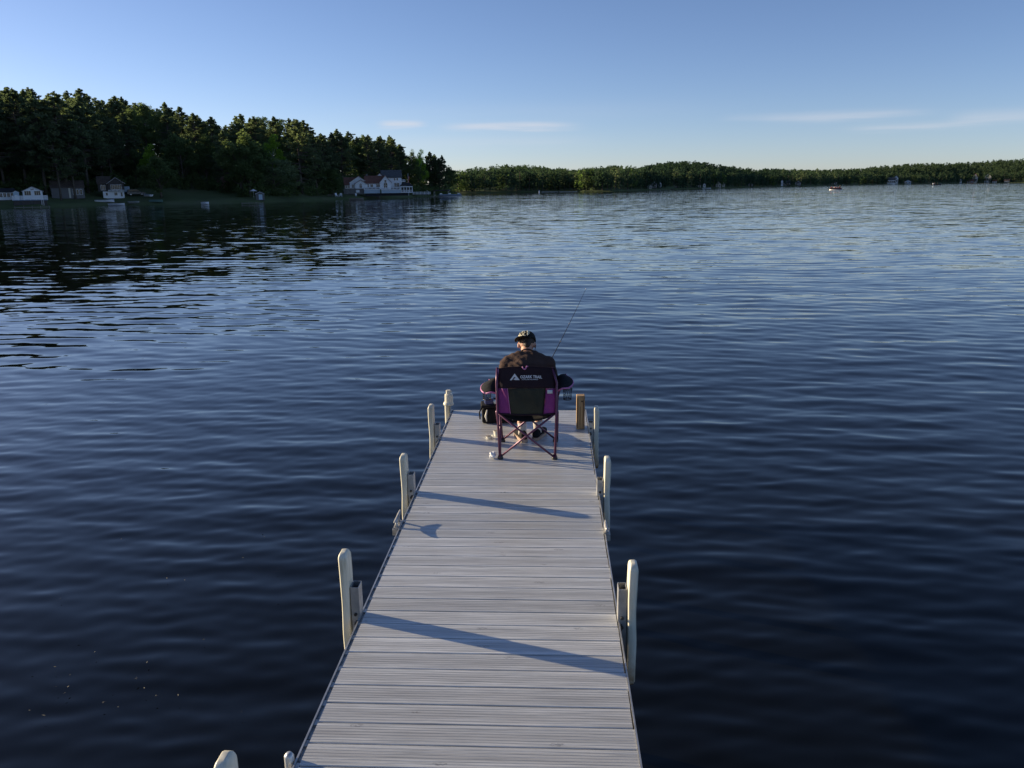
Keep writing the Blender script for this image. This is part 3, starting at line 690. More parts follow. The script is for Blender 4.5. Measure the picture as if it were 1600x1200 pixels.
window(k, 62.6, 68, 8.5, 17, 1, h, arch=True); window(k, 63.9, 66.7, 18.2, 21, 1, h, mull=0)
gable_front(k, 53, 62, 22, 27, 31, 16, 24, M_WSIDE, M_ROOFR, h, oh=.6)               # small dormer
ridge_across(k, 61, 92, 6, 25.5, 36, 20, 46, M_WSIDE, M_ROOFG, h)                    # tall rear block
for a in (80, 84): window(k, a, a + 2.2, 20.5, 24, 20, h, mull=0)
for a in (80.5, 84.5): window(k, a, a + 3.2, 11, 16.5, 20, h)
Scaled(k).box(36, 39, 18, 20.5, 24, 31).build('chimney', M_STONE, h)
Scaled(k).box(0, 33, 1.5, 9.9, 0, 8.4).build('stone_base', M_STONE, h)
Scaled(k).box(19, 24.4, 1.2, 1.4, 2.6, 6.4).build('door', M_WHITE, h)
Scaled(k).box(33.1, 100, .4, 5, -3, 1.4).build('dark_footing', M_ROOFD, h)
Scaled(k).box(31.5, 56.2, -2, 5, 6.4, 7.2).build('deck_floor', M_WHITE, h); Scaled(k).box(31.5, 56.2, -1.6, -1.2, 1.0, 6.3).build('lattice', M_BSIDE, h)
railing(k, 31.5, 56.2, 7.3, 10.4, -1.7, h)
Scaled(k).box(37, 56, 4.4, 4.95, 7.3, 9.6).build('screened_band', M_DSIDE, h); Scaled(k).box(74.5, 88, 18.5, 19.9, 6.3, 9.6).build('screened_band', M_DSIDE, h)
Scaled(k).box(58.2, 88, -6, 1, 5.4, 6.2).build('deck_floor', M_WHITE, h); Scaled(k).box(58.2, 88, -5.6, -5.2, 1.0, 5.3).build('lattice', M_BSIDE, h)
railing(k, 58.2, 88, 6.3, 9.6, -5.7, h)
# pavilion end
for x in (89, 93.4, 97.8, 102.2, 106.6): Scaled(k).box(x - .45, x + .45, -3.4, -2.6, 2.4, 11).build('post', M_WHITE, h)
Scaled(k).box(88.4, 107.2, -3.3, 8, 9.8, 11.6).build('fascia', M_WHITE, h); Scaled(k).box(88.4, 107.2, -3, 8, 1.2, 2.4).build('pavilion_floor', M_WHITE, h)
Scaled(k).box(88.8, 106.8, 4, 4.4, 2.4, 9.7).build('pavilion_wall', M_DSIDE, h)
railing(k, 88.6, 107, 2.5, 5.4, -3.1, h)
v = [(87.6, -4.2, 11.6), (108, -4.2, 11.6), (108, 9, 11.6), (87.6, 9, 11.6), (93, 1, 17), (102, 1, 17), (102, 5, 17), (93, 5, 17)]
Scaled(k).add(v, [(0, 3, 2, 1), (4, 5, 6, 7), (0, 1, 5, 4), (1, 2, 6, 5), (2, 3, 7, 6), (3, 0, 4, 7)]).build('pavilion_roof', M_ROOFD, h)
Scaled(k).box(87.2, 97, 7, 14, 18, 18.7).build('balcony_floor', M_WHITE, h); railing(k, 87.2, 97, 18.8, 21.6, 7.2, h, name='balcony_railing')
f, k = site('lakeside_deck', 645, 3, 'low pale deck with white railing reaching right from the white lake house', 'deck')
Scaled(k).box(0, 28, -3, 5, .8, 1.6).build('deck_floor', M_WOODD, f)
for x in np.linspace(.5, 27, 7): Scaled(k).box(x, x + .5, -2.6, -2.1, -4, .8).build('post', M_ROOFD, f)
railing(k, 0, 27.6, 1.7, 4.9, -2.7, f)
ch, k = site('wicker_armchair', 667, 4.5, 'white high-backed outdoor seat at the right end of the lakeside deck', 'chair')
ch.location.z = f.location.z + 1.62 * k
Scaled(k).box(-1.6, 1.6, 0, 3, 0, 2).build('seat', M_WHITE, ch); Scaled(k).box(-1.6, 1.6, 2.6, 3.2, 2, 5.4).build('backrest', M_WHITE, ch)
for x in (-2.1, 1.65): Scaled(k).box(x, x + .45, 0, 3, 0, 3.2).build('armrest', M_WHITE, ch)
fp, k = site('flagpole', 638.5, 5, 'pale flagpole with a drooping flag beside the white lake house', 'flagpole')
Scaled(k).tube([(0, 0, -1), (0, 0, 32)], [.35, .22], 7).ell((0, 0, 32.3), (.4, .4, .4), 6, 4).build('pole', M_WHITE, fp)
fl = Scaled(k).add([(0.3 + .6 * math.sin(j * 1.1), .5 * math.cos(j * 1.7), 29 - j * 1.7) for j in range(8)] + [(1.6 + .5 * math.sin(j), .7 * math.cos(j * 1.3), 28.6 - j * 1.7) for j in range(8)], [(j, j + 1, j + 9, j + 8) for j in range(7)])
fo = fl.build('flag', M_BOATRED, fp); fo.modifiers.new('cloth', 'SOLIDIFY').thickness = .03
# white garden chairs by the water, left of the house
def garden_chair(px, d, rz, label):
    o, k = site('garden_chair', px, d, label, 'chair'); o.rotation_euler.z += rz; o['group'] = 'white garden chairs by the lake house'
    k = .2
    Scaled(k).add([(-1.6, 0, 2), (1.6, 0, 2), (1.6, 2.6, 1.3), (-1.6, 2.6, 1.3), (-1.6, 0, 2.4), (1.6, 0, 2.4), (1.6, 2.6, 1.7), (-1.6, 2.6, 1.7)], [(0, 3, 2, 1), (4, 5, 6, 7), (0, 1, 5, 4), (1, 2, 6, 5), (2, 3, 7, 6), (3, 0, 4, 7)]).build('seat', M_WHITE, o)
    Scaled(k).add([(-1.5, 2.4, 1.5), (1.5, 2.4, 1.5), (1.9, 4.0, 6), (-1.9, 4.0, 6), (-1.5, 2.8, 1.5), (1.5, 2.8, 1.5), (1.9, 4.4, 6), (-1.9, 4.4, 6)], [(0, 3, 2, 1), (4, 5, 6, 7), (0, 1, 5, 4), (1, 2, 6, 5), (2, 3, 7, 6), (3, 0, 4, 7)]).build('backrest', M_WHITE, o)
    for x in (-2.3, 1.7): Scaled(k).box(x, x + .6, -.6, 3.4, 3.0, 3.3).build('armrest', M_WHITE, o); Scaled(k).box(x + .1, x + .5, -.4, .1, -.4, 3).build('leg', M_WHITE, o); Scaled(k).box(x + .1, x + .5, 2.9, 3.3, -.4, 3).build('leg', M_WHITE, o)
garden_chair(526.2, 5.5, .5, 'leftmost of the two white garden chairs by the water')
garden_chair(531.6, 5, -.3, 'white garden chair nearer to the white lake house')
bt, k = site('picnic_table', 516, 6, 'weathered picnic table under the rounded bush beside the white chairs', 'table')
k = .16
Scaled(k).box(-6, 6, -2, 2, 4.4, 4.8).build('table_top', M_WOODD, bt)
for y in (-4.4, 3): Scaled(k).box(-6, 6, y, y + 1.4, 2.6, 2.9).build('bench_seat', M_WOODD, bt)
for x in (-4.5, 4): Scaled(k).add([(x, -4, -.4), (x + .5, -4, -.4), (x + .5, .4, 4.4), (x, .4, 4.4), (x, 4, -.4), (x + .5, 4, -.4), (x + .5, -.4, 4.4), (x, -.4, 4.4)], [(0, 1, 2, 3), (4, 7, 6, 5), (0, 3, 7, 4), (1, 5, 6, 2)]).build('leg', M_WOODD, bt)

# --- boats on lifts and docks at the point
def jetty(px, z_px0, px1, d, label, k=None, posts=4, mat=None):
    p0 = on_z(px, z_px0, 0); o = empty('jetty', (p0[0], p0[1], 0)); tag(o, label, 'jetty'); b = math.atan2(p0[0], p0[1]); o.rotation_euler.z = -b
    kk = float(RC.T[2] @ (p0 - EYE)) / F; w = (px1 - px) * kk
    MB().box(0, w, 0, 1.5, .18, .30).build('deck_floor', mat or M_WOODD, o)
    for i in range(posts):
        x = .2 + (w - .4) * i / (posts - 1); MB().tube([(x, -.05, -2), (x, -.05, .5)], .045, 6).build('post', M_WOODD, o); MB().tube([(x, 1.55, -2), (x, 1.55, .5)], .045, 6).build('post', M_ALU, o)
    return o, kk
def pontoon(px, py, rz, length, label, cover=None, people=(), hullm=None):
    p0 = on_z(px, py, 0); o = empty('pontoon_boat', (p0[0], p0[1], 0), rz); tag(o, label, 'boat'); L = length
    for y in (-.95, .95): MB().tube([(-L / 2, y, .12), (L / 2 - .8, y, .12), (L / 2 - .1, y, .3)], [.3, .3, .08], 10).build('hull_tube', hullm or M_ALU, o, smooth=True)
    MB().box(-L / 2, L / 2 - .2, -1.25, 1.25, .42, .52).build('deck_floor', M_STEELD, o)
    for y in (-1.22, 1.17): MB().box(-L / 2 + .3, L / 2 - .5, y, y + .05, .52, .95).build('side_panel', cover or M_WHITE, o)
    MB().box(L / 2 - .55, L / 2 - .5, -1.16, 1.16, .52, 1.15).build('side_panel', cover or M_WHITE, o)
    for (x, y) in ((-L / 2 + .9, -.8), (L / 2 - 1.4, .75), (-.3, .8)): MB().box(x - .5, x + .5, y - .3, y + .3, .52, .98).box(x - .5, x + .5, y + .2, y + .3, .98, 1.4).build('seat', M_BOATRED if people else M_TUB, o, bevel=.05)
    MB().box(-L / 2 - .45, -L / 2 - .1, -.18, .18, .2, 1.2).build('outboard_motor', M_BLACKP, o, bevel=.05)
    return o
def person_small(name, label, loc, rz, shirt, lower, seated=True, parent=None):
    """a small distant figure: one continuous body with head, arms, legs; clothes on it"""
    m = bpy.data.meshes.new('body'); z = .45 if seated else .92
    J = {'pel': ((0, 0, z + .08), .15), 'ch': ((0, .02, z + .40), .17), 'nk': ((0, .03, z + .62), .065), 'hd': ((0, .05, z + .78), .11),
         'ls': ((-.2, .02, z + .5), .07), 'le': ((-.30, .1, z + .25), .05), 'lh': ((-.2, .33, z + .2), .04), 'rs': ((.2, .02, z + .5), .07), 're': ((.30, .1, z + .25), .05), 'rh': ((.2, .33, z + .2), .04),
         'lk': ((-.12, .45 if seated else .03, z + .03 if seated else .48), .075), 'lf': ((-.12, .48 if seated else 0, .05), .05), 'rk': ((.12, .45 if seated else .03, z + .03 if seated else .48), .075), 'rf': ((.12, .48 if seated else 0, .05), .05)}
    E = [('pel', 'ch'), ('ch', 'nk'), ('nk', 'hd'), ('ch', 'ls'), ('ls', 'le'), ('le', 'lh'), ('ch', 'rs'), ('rs', 're'), ('re', 'rh'), ('pel', 'lk'), ('lk', 'lf'), ('pel', 'rk'), ('rk', 'rf')]
    ks = list(J); m.from_pydata([J[q][0] for q in ks], [(ks.index(a), ks.index(b_)) for a, b_ in E], []); m.materials.append(M_SKIN)
    e = empty(name, loc, rz); tag(e, label, 'person')
    o = bpy.data.objects.new('body', m); COL.objects.link(o); o.parent = e
    o.modifiers.new('skin', 'SKIN'); 
    for i, q in enumerate(ks): m.skin_vertices[0].data[i].radius = (J[q][1], J[q][1])
    m.skin_vertices[0].data[0].use_root = True
    s = o.modifiers.new('sub', 'SUBSURF'); s.levels = s.render_levels = 2
    MB().ell((0, .01, z + .34), (.225, .17, .29), 12, 9).ell((-.235, .06, z + .42), (.085, .09, .13), 8, 6).ell((.235, .06, z + .42), (.085, .09, .13), 8, 6).build('shirt', shirt, e, smooth=True)
    lg = MB().ell((0, 0, z + .06), (.19, .17, .14), 10, 7)
    for x in (-.12, .12):
        lg.tube([(x * .8, .05, z + .04), (x, .45 if seated else .03, z + .03 if seated else .48)], [.115, .10], 8)
    lg.build('trousers', lower, e, smooth=True)
    MB().ell((0, .03, z + .84), (.115, .125, .08), 10, 6).build('hair', M_HAIR, e, smooth=True)
    return e
pontoon(704, 307.2, .15, 9.5, 'grey pontoon boat moored at the tip of the wooded point', cover=M_BLUEP)
jetty(672, 308, 686, 0, 'dark low jetty between the lakeside deck and the moored pontoon boat')
cpy = empty('boat_lift', tuple(on_z(690, 306.8, 0))); tag(cpy, 'dark boat lift frame with canopy at the tip of the wooded point', 'boat lift')
for x in (-3, 3):
    for y in (-1.4, 1.4): MB().box(x - .06, x + .06, y - .06, y + .06, -2, 2.2).build('post', M_ALU, cpy)
MB().prism([(-3.6, 2.2), (3.6, 2.2), (3.2, 2.7), (-3.2, 2.7)], -1.7, 1.7).build('canopy', M_DSIDE, cpy)

# --- cottages at the far left
h, k = site('lakeside_cottage', 35, 13, 'small white gabled cottage with two dark picture windows above the railed boathouse deck', 'house')
gable_front(k, 0, 27, 0, 14, 20.5, 0, 30, M_WSIDE, M_ROOFD, h, oh=1.6)
window(k, 2.5, 11, 7.5, 14, 0, h, mull=2); window(k, 16, 24, 7.5, 14, 0, h, mull=2); window(k, 11.5, 15.5, 15.5, 17.2, 0, h, mull=0)
Scaled(k).box(12.6, 14.2, -.5, -.05, 0, 16).build('corner_trim', M_WHITE, h)
h, k = site('sun_porch', 8, 14, 'low glazed white porch at the left edge, beside the white gabled cottage', 'porch')
ridge_across(k, -10, 12, 0, 12, 17, 0, 20, M_WSIDE, M_ROOFD, h)
for a in (-8, -3, 2, 7): window(k, a, a + 3.6, 4.5, 10.5, 0, h, mull=1)
h, k = site('garden_shed', 24, 12, 'pale green narrow shed squeezed between the porch and the white gabled cottage', 'shed')
gable_front(k, -3.5, 4.5, 0, 13, 15.5, 0, 8, M_BSIDE, M_ROOFD, h, oh=.5); Scaled(k).box(-1.5, 2, -.3, -.02, 0, 9).build('door', M_WHITE, h)
bh, k = site('boathouse', 16, 2.2, 'dark boathouse with a bright white railed deck on its roof at the water edge', 'boathouse')
Scaled(k).box(2, 48, -1, 12, -2, 7.4).build('wall', M_DSIDE, bh); Scaled(k).box(1, 49.5, -2.4, 13, 7.5, 8.6).build('roof_deck', M_BLUEP, bh)
railing(k, 1, 49, 8.8, 15, -2, bh, pick=.5, post=8, thick=.55)
for x in (40, 43): Scaled(k).box(x, x + .4, -2.6, -2.4, -2, 15).build('ladder_rail', M_WHITE, bh)
for zz in np.arange(0, 14, 2.): Scaled(k).box(40.4, 43, -2.55, -2.45, zz, zz + .3).build('rung', M_WHITE, bh)
for a, b_ in ((10, 14), (24, 30)): Scaled(k).box(a, b_, -1.2, -1.02, -1, 6).build('door', M_BLACKP, bh)
jetty(22, 326.2, 72, 0, 'low jetty along the foot of the dark boathouse', posts=5)
h, k = site('grey_house', 80, 17, 'dim grey house with a row of white-framed windows behind the biggest pine', 'house')
ridge_across(k, 0, 46, -2, 15, 25, 0, 30, M_GSIDE, M_ROOFB, h)
for a in (30, 35, 40): window(k, a, a + 3, 4, 12, 0, h, mull=0)
Scaled(k).box(24, 26.5, -.4, -.05, -1, 14).build('corner_trim', M_CSIDE, h)
h, k = site('hillside_house', 100, 34, 'pale upper house glimpsed through the pines above the grey house', 'house')
gable_front(k, 2, 16, 0, 12, 18, 0, 14, M_CSIDE, M_ROOFB, h); window(k, 5, 8, 5, 10, 0, h); window(k, 10, 13, 5, 10, 0, h)
h, k = site('blue_roofed_shed', 84, 30, 'pale blue metal shed roof glimpsed high between the pines', 'shed')
gable_front(k, -2, 14, 4, 11, 14, 0, 8, M_GSIDE, M_BLUEP, h)
h, k = site('chalet', 154, 15, 'two-storey chalet, dark brown above and white below, at the left edge of the lawn', 'house')
Scaled(k).box(6, 36, 0, 24, -2, 8.5).build('lower_wall', M_WSIDE, h)
ridge_across(k, 0, 18, 8.6, 21, 31, 1, 22, M_DSIDE, M_ROOFB, h); gable_front(k, 14, 37, 8.7, 21.5, 29.5, -2.5, 20, M_DSIDE, M_ROOFB, h, oh=2)
window(k, 4, 10, 11, 18, 1, h, mull=2); window(k, 18, 33, 11.5, 18.5, -2.5, h, mull=5)
window(k, 22, 26, 2.5, 7, 0, h); window(k, 31, 33.5, 1, 7, 0, h, mull=0); window(k, 10, 12.5, 2.5, 6.5, 0, h, mull=0)
railing(k, 14, 37, 8.9, 10.8, -3.2, h)
h, k = site('red_cottage', 346, 46, 'little red-brown cottage behind the pink blossoming tree', 'house')
gable_front(k, -4, 12, 0, 9, 14, 0, 16, M_RSIDE, M_ROOFB, h); window(k, 0, 3, 3, 7, 0, h); window(k, 6, 9, 3, 7, 0, h)
h, k = site('boat_shed', 401, 3, 'small pale shed with a light door at the water edge below the willow', 'shed')
gable_front(k, -2, 11, -1, 9, 12, 0, 10, M_GSIDE, M_ROOFD, h, oh=.7); Scaled(k).box(2.5, 8, -.3, -.02, 0, 8).build('door', M_BSIDE, h)
jetty(377, 319.2, 411, 0, 'thin low jetty in front of the small pale shed')
um, k = site('parasol', 396, 9, 'closed pale parasol under the willow behind the small shed', 'parasol')
MB().tube([(0, 0, -.2), (0, 0, 2.5)], .03, 6).build('pole', M_ALU, um)
MB().add([(1.1 * math.cos(a), 1.1 * math.sin(a), 1.95) for a in np.linspace(0, 2 * math.pi, 9)[:-1]] + [(0, 0, 2.5), (0, 0, 2.35)], [(i, (i + 1) % 8, 8) for i in range(8)] + [((i + 1) % 8, i, 9) for i in range(8)]).build('canopy', M_PAPER, um)

# --- vehicles and boats on the lawn
def car(px, d, rz, mat, label, suv=True):
    o, k = site('parked_car', px, d, label, 'car'); o.rotation_euler.z += rz
    L_, Wd, Ht = 4.6, 1.85, 1.7 if suv else 1.45
    body = [(-L_/2, .35), (-L_/2, .95), (-L_/2 + .15, 1.05), (L_/2 - 1.1, 1.05), (L_/2 - .15, .85), (L_/2, .7), (L_/2, .35)]
    MB().prism(body, -Wd/2, Wd/2).build('body', mat, o, bevel=.06)
    cab = [(-L_/2 + .15, 1.04), (-L_/2 + .4, Ht), (L_/2 - 2.0, Ht), (L_/2 - 1.2, 1.04)]
    MB().prism(cab, -Wd/2 + .12, Wd/2 - .12).build('cabin', mat, o, bevel=.06)
    for y0, y1 in ((-Wd/2 + .09, -Wd/2 + .115), (Wd/2 - .115, Wd/2 - .09)): MB().prism([(-L_/2 + .35, 1.1), (-L_/2 + .5, Ht - .12), (L_/2 - 2.05, Ht - .12), (L_/2 - 1.45, 1.1)], y0, y1).build('side_window', M_GLASS, o)
    for x in (-L_/2 + .85, L_/2 - .9):
        for y in (-Wd/2 + .05, Wd/2 - .05):
            w_ = MB().tube([(x, y - .1, .33), (x, y + .1, .33)], .33, 16).build('wheel', M_TYRE, o); MB().tube([(x, y - .115, .33), (x, y + .115, .33)], .18, 10).build('rim', M_ALU, w_)
    for y in (-.65, .65): MB().box(L_/2 - .06, L_/2 + .02, y - .15, y + .15, .62, .78).build('headlight', M_PAPER, o)
    return o
car(212, 17, .15, M_CARB, 'dark car parked at the top of the shore lawn beside the chalet')
sh, k = site('camper_trailer', 194, 19, 'pale blue trailer parked between the chalet and the dark car', 'trailer')
MB().box(-1.5, 1.5, 0, 2, .55, 2.1).build('body', M_BSIDE, sh, bevel=.12)
for x in (-.5, .5): MB().tube([(x, -.05, .32), (x, .15, .32)], .32, 14).build('wheel', M_TYRE, sh)
MB().box(-.9, -.1, -.03, -.005, 1.3, 1.8).build('window', M_GLASS, sh); MB().box(1.5, 2.4, .9, 1.1, .5, .6).build('drawbar', M_STEELD, sh)
def rowboat(loc, rz, L_, mat, label, flip=False, cat='boat', name='rowing_boat', cover=False):
    o = empty(name, loc, rz); tag(o, label, cat); n = 9; vs = []; fs = []
    for i in range(n):
        t = i / (n - 1); x = -L_/2 + L_ * t; w = .68 * (1 - max(0, (t - .45) / .55) ** 2.2) * (.85 + .15 * min(1, t * 4)); s = .08 * max(0, t - .6) * 3
        for a in (-1, -.75, 0, .75, 1):
            vs.append((x, a * w * (1 if abs(a) > .9 else .9), (.55 + s) * (1 if abs(a) > .9 else (.18 if abs(a) > .5 else .02)) ))
    for i in range(n - 1):
        for j in range(4): fs.append((i*5+j, i*5+j+1, (i+1)*5+j+1, (i+1)*5+j))
    fs.append((0, 1, 2, 3, 4))
    if flip: vs = [(x, y, .62 - z) for x, y, z in vs]
    hu = MB().add(vs, fs).build('hull', mat, o); sd = hu.modifiers.new('shell', 'SOLIDIFY'); sd.thickness = .04
    if not flip:
        for x in (-L_ * .28, L_ * .05): MB().box(x - .13, x + .13, -.6, .6, .36, .40).build('thwart', M_WOODD, o)
    if cover:
        MB().add([(x, y, z + .03 + .18 * (1 - abs(y))) for x, y, z in [vs[i*5+q] for i in range(n) for q in (0, 2, 4)]], [(i*3+j, i*3+j+1, (i+1)*3+j+1, (i+1)*3+j) for i in range(n-1) for j in (0, 1)]).build('cover', M_BLUEP, o)
    return o
def shore(px, d): return place(px, d)[0]
rowboat(shore(230, 15), 2.6, 3.6, M_PAPER, 'white boat under a light cover beside the parked dark car', cover=True)
rowboat(shore(162, 3.5), .2, 4.6, M_PAPER, 'pale covered boat pulled up on the shore below the chalet', cover=True)
rowboat(tuple(on_z(183, 321.5, .0)), -.15, 4.4, M_PAPER, 'white rowing boat moored below the chalet')
rowboat(shore(207, 1.5), .8, 2.8, M_ALU, 'small aluminium rowing boat on the bank below the lawn')
rowboat(shore(243, 2.5), -.35, 4.4, M_GREENP, 'upturned faded green boat on the bank in front of the dark round tree', flip=True)
rowboat(tuple(on_z(321, 319.3, 0)), 0, 1.9, M_PAPER, 'tiny white dinghy floating off the shore lawn')
rowboat(tuple(on_z(557, 312.5, 0)), .1, 4.5, M_WOODD, 'low dark rowing boat in front of the white lake house', )
ws, k = site('garden_chair', 556, 4, 'white garden chair against the stone base of the white lake house', 'chair')
Scaled(.2).box(-1.5, 1.5, 0, 2.6, 1.8, 2.2).build('seat', M_WHITE, ws); Scaled(.2).box(-1.5, 1.5, 2.4, 2.9, 2.2, 5.5).build('backrest', M_WHITE, ws)
for x in (-1.5, 1.1):
    for y in (0, 2.3): Scaled(.2).box(x, x + .4, y, y + .4, -.4, 1.8).build('leg', M_WHITE, ws)
dd, k = site('rock', 590, 1.0, 'pale boulder at the water edge under the lake house deck', 'rock')
MB().ell((0, 0, .1), (.9, .5, .55), 10, 7).build('boulder', M_STONE, dd)

# --- far shore houses
def far_house(px, d, w, h_, roofh, wall, roof, label, front=True, depth=None, wins=2, z0=-2):
    o, k = site('lake_cottage', px, d, label, 'house'); dp = depth or w * .8
    (gable_front if front else ridge_across)(k, -w/2, w/2, z0, h_, h_ + roofh, 0, dp, wall, roof, o, oh=.5)
    for i in range(wins):
        x = -w/2 + w * (i + .5) / wins; window(k, x - w * .13, x + w * .13, h_ * .35, h_ * .75, 0, o, mull=0)
    return o
far_house(1015, 8, 6, 4, 3, M_CSIDE, M_ROOFB, 'small cream cottage at the left of the far-shore clearing'); far_house(1022, 14, 8, 6, 4, M_DSIDE, M_ROOFD, 'dark cottage with a pale chimney side in the far-shore clearing')
far_house(1031, 14, 4, 7, 3, M_WSIDE, M_ROOFD, 'narrow white cottage right of the dark cottage across the lake', wins=1)
far_house(1057, 18, 8, 5, 4, M_GSIDE, M_ROOFG, 'grey gabled cottage right of the small bright lawn on the far shore')
far_house(1090, 16, 9, 3.5, 3, M_CSIDE, M_ROOFB, 'long low cottage on the far shore left of the white sheds', front=False); far_house(1100, 10, 4, 4.5, 2, M_WSIDE, M_ROOFG, 'tiny white boathouse above the moored white boat', wins=1)
far_house(1122, 6, 8, 4, 5, M_CSIDE, M_ROOFB, 'sunlit tan house beside the pale green tree on the far shore'); far_house(1130, 8, 4, 5, 3, M_CSIDE, M_ROOFB, 'small tan annexe right of the sunlit tan house', wins=1)
far_house(1172, 6, 6, 3, 3, M_GSIDE, M_ROOFG, 'grey cottage hidden low in the far trees, left half'); far_house(1228, 8, 11, 4, 3.5, M_GSIDE, M_ROOFG, 'wide grey cottage under the tall far pines', front=False, wins=3)
far_house(1221, 6, 3, 7, 2, M_WSIDE, M_ROOFG, 'narrow bright white cottage left of the wide grey one across the lake', wins=1); far_house(1246, 7, 8, 4, 3, M_GSIDE, M_ROOFB, 'grey-brown cottage right of the wide grey one across the lake')
far_house(1302, 8, 8, 3.5, 4, M_GSIDE, M_ROOFG, 'grey cottage on the far shore just above the lone pontoon boat')
o = far_house(1391, 6, 11, 6, 3, M_WSIDE, M_ROOFG, 'large white house standing bright on the far shore', front=False, wins=4)
far_house(1398, 10, 6, 9, 3, M_WSIDE, M_ROOFG, 'white rear wing of the bright far-shore house', wins=2)
far_house(1417, 7, 9, 3, 2.5, M_BSIDE, M_ROOFG, 'blue-grey cottage between the two bright round trees'); far_house(1521, 10, 7, 8, 5, M_CSIDE, M_RSIDE, 'tan house in the far trees at the right', wins=2)
far_house(1541, 10, 9, 9, 4, M_WSIDE, M_ROOFG, 'white house high among the far trees at the right', wins=3); far_house(1514, 5, 9, 2.5, 2, M_RSIDE, M_ROOFR, 'low red boathouse on the far shore at the right', front=False)
far_house(1519, 3, 6, 3, 1.6, M_WSIDE, M_ROOFG, 'low white boathouse at the far waterline on the right', front=False); far_house(1552, 3, 6, 2, 1.5, M_WSIDE, M_ROOFR, 'tiny white boathouse near the right end of the far waterline', front=False)
far_house(1499, 3, 3, 4, 2, M_WSIDE, M_ROOFG, 'tiny tall white boathouse on the far shore at the right', wins=1); far_house(1571, 4, 7, 2.5, 2, M_GSIDE, M_ROOFB, 'low grey cottage near the right edge of the far shore', front=False)
cv, k = site('lawn_patch', 1046, 6, 'small bright mown lawn sloping to the far shore', 'lawn')
Scaled(k).add([(-6, 0, -.5), (7, 0, -.5), (7, 40, 4.6), (-6, 40, 4.6), (7, 40, -2), (-6, 40, -2)], [(0, 1, 2, 3), (3, 2, 4, 5), (0, 3, 5), (1, 4, 2)]).build('mown_turf', simple('mown_grass', (.10, .14, .05), 1), cv)
p0 = on_z(1104, 294.6, 0); rowboat(tuple(p0), .1, 9, M_WHITE, 'white moored boat on the far shore below the tiny white boathouse', name='moored_boat', cover=True)
for nm, px, py, lab in (('a', 842.5, 300.6, 'lone white buoy off the left end of the far jetties'), ('b', 1279, 290.2, 'small white buoy left of the lone pontoon boat'), ('c', 1317, 289.6, 'white buoy just right of the lone pontoon boat')):
    p0 = on_z(px, py, 0); o = empty('buoy', tuple(p0)); tag(o, lab, 'buoy'); MB().tube([(0, 0, -.5), (0, 0, .5), (0, 0, .9), (0, 0, 1.3)], [.5, .5, .3, .12], 10).build('float', M_WHITE, o); MB().tube([(0, 0, 1.2), (0, 0, 1.9)], .05, 5).build('mast', M_STEELD, o)
for a, b_, py, lab in ((846, 872, 300.3, 'long white far jetty left of the wooded spit'), (874, 902, 300.0, 'second white far jetty ending at the yellow-green tree'), (1020, 1052, 297.2, 'dark far jetty below the small clearing'),
                       (1195, 1222, 292.4, 'pale far jetty below the wide grey cottage'), (1383, 1402, 288.6, 'white far jetty in front of the large white house'), (1505, 1540, 286.9, 'far jetty in front of the low red boathouse')):
    jetty(a, py, b_, 0, lab, mat=M_WHITE if 'white' in lab else M_WOODD)
# --- boats out on the lake
M_DECKBOAT = simple('dull_maroon_panel', (.12, .04, .03), .5)
pt = pontoon(1306, 296.6, -.25, 6.6, 'lone pontoon boat with red seats and several people far out on the lake', people=(1,), cover=M_DECKBOAT)
P0 = pt.matrix_world; bp = Vector(pt.location)
for i, (x, y, rz, sh_, lab) in enumerate(((-2.2, -.5, 0, M_BOATRED, 'person in red seated at the stern of the far pontoon boat'), (-.9, .5, 2.6, M_WHITE, 'person in white seated amidships on the far pontoon boat'),
                                           (.6, -.4, 1.2, M_BOATRED, 'person in red seated forward of the middle of the far pontoon boat'), (2.0, .4, 3.1, M_BLACKF, 'person in black standing at the bow of the far pontoon boat'))):
    c, s_ = math.cos(-.25), math.sin(-.25); person_small('person', lab, (bp.x + x * c - y * s_, bp.y + x * s_ + y * c, .53), rz - .25, sh_, M_SHORT, seated=i < 3)
p0 = on_z(1462, 289.2, 0); fb = empty('fishing_boat', tuple(p0), .1); tag(fb, 'dark low fishing boat crossing far right of the pontoon boat', 'boat')
hb = MB().add([(-6, -1, 1.0), (5, -1.1, 1.1), (7.5, 0, 1.6), (5, 1.1, 1.1), (-6, 1, 1.0), (-5.8, -.7, -.2), (4.5, -.7, -.2), (6.4, 0, -.1), (4.5, .7, -.2), (-5.8, .7, -.2)],
         [(0, 5, 6, 1), (1, 6, 7, 2), (2, 7, 8, 3), (3, 8, 9, 4), (4, 9, 5, 0), (0, 1, 2, 3, 4), (5, 9, 8, 7, 6)]).build('hull', M_CARB, fb)
MB().box(-3.8, -2.6, -.5, .5, 1.0, 2.2).build('console', M_WHITE, fb, bevel=.08); MB().box(-6.6, -6.05, -.25, .25, .2, 1.9).build('outboard_motor', M_BLACKP, fb, bevel=.06)
person_small('person', 'person in white standing at the console of the dark fishing boat', (p0[0] - 1.4, p0[1], 1.02), 1.4, M_WHITE, M_SHORT, seated=False)
person_small('person', 'person in black standing near the bow of the dark fishing boat', (p0[0] + 2.2, p0[1], 1.05), 1.0, M_BLACKF, M_SHORT, seated=False)

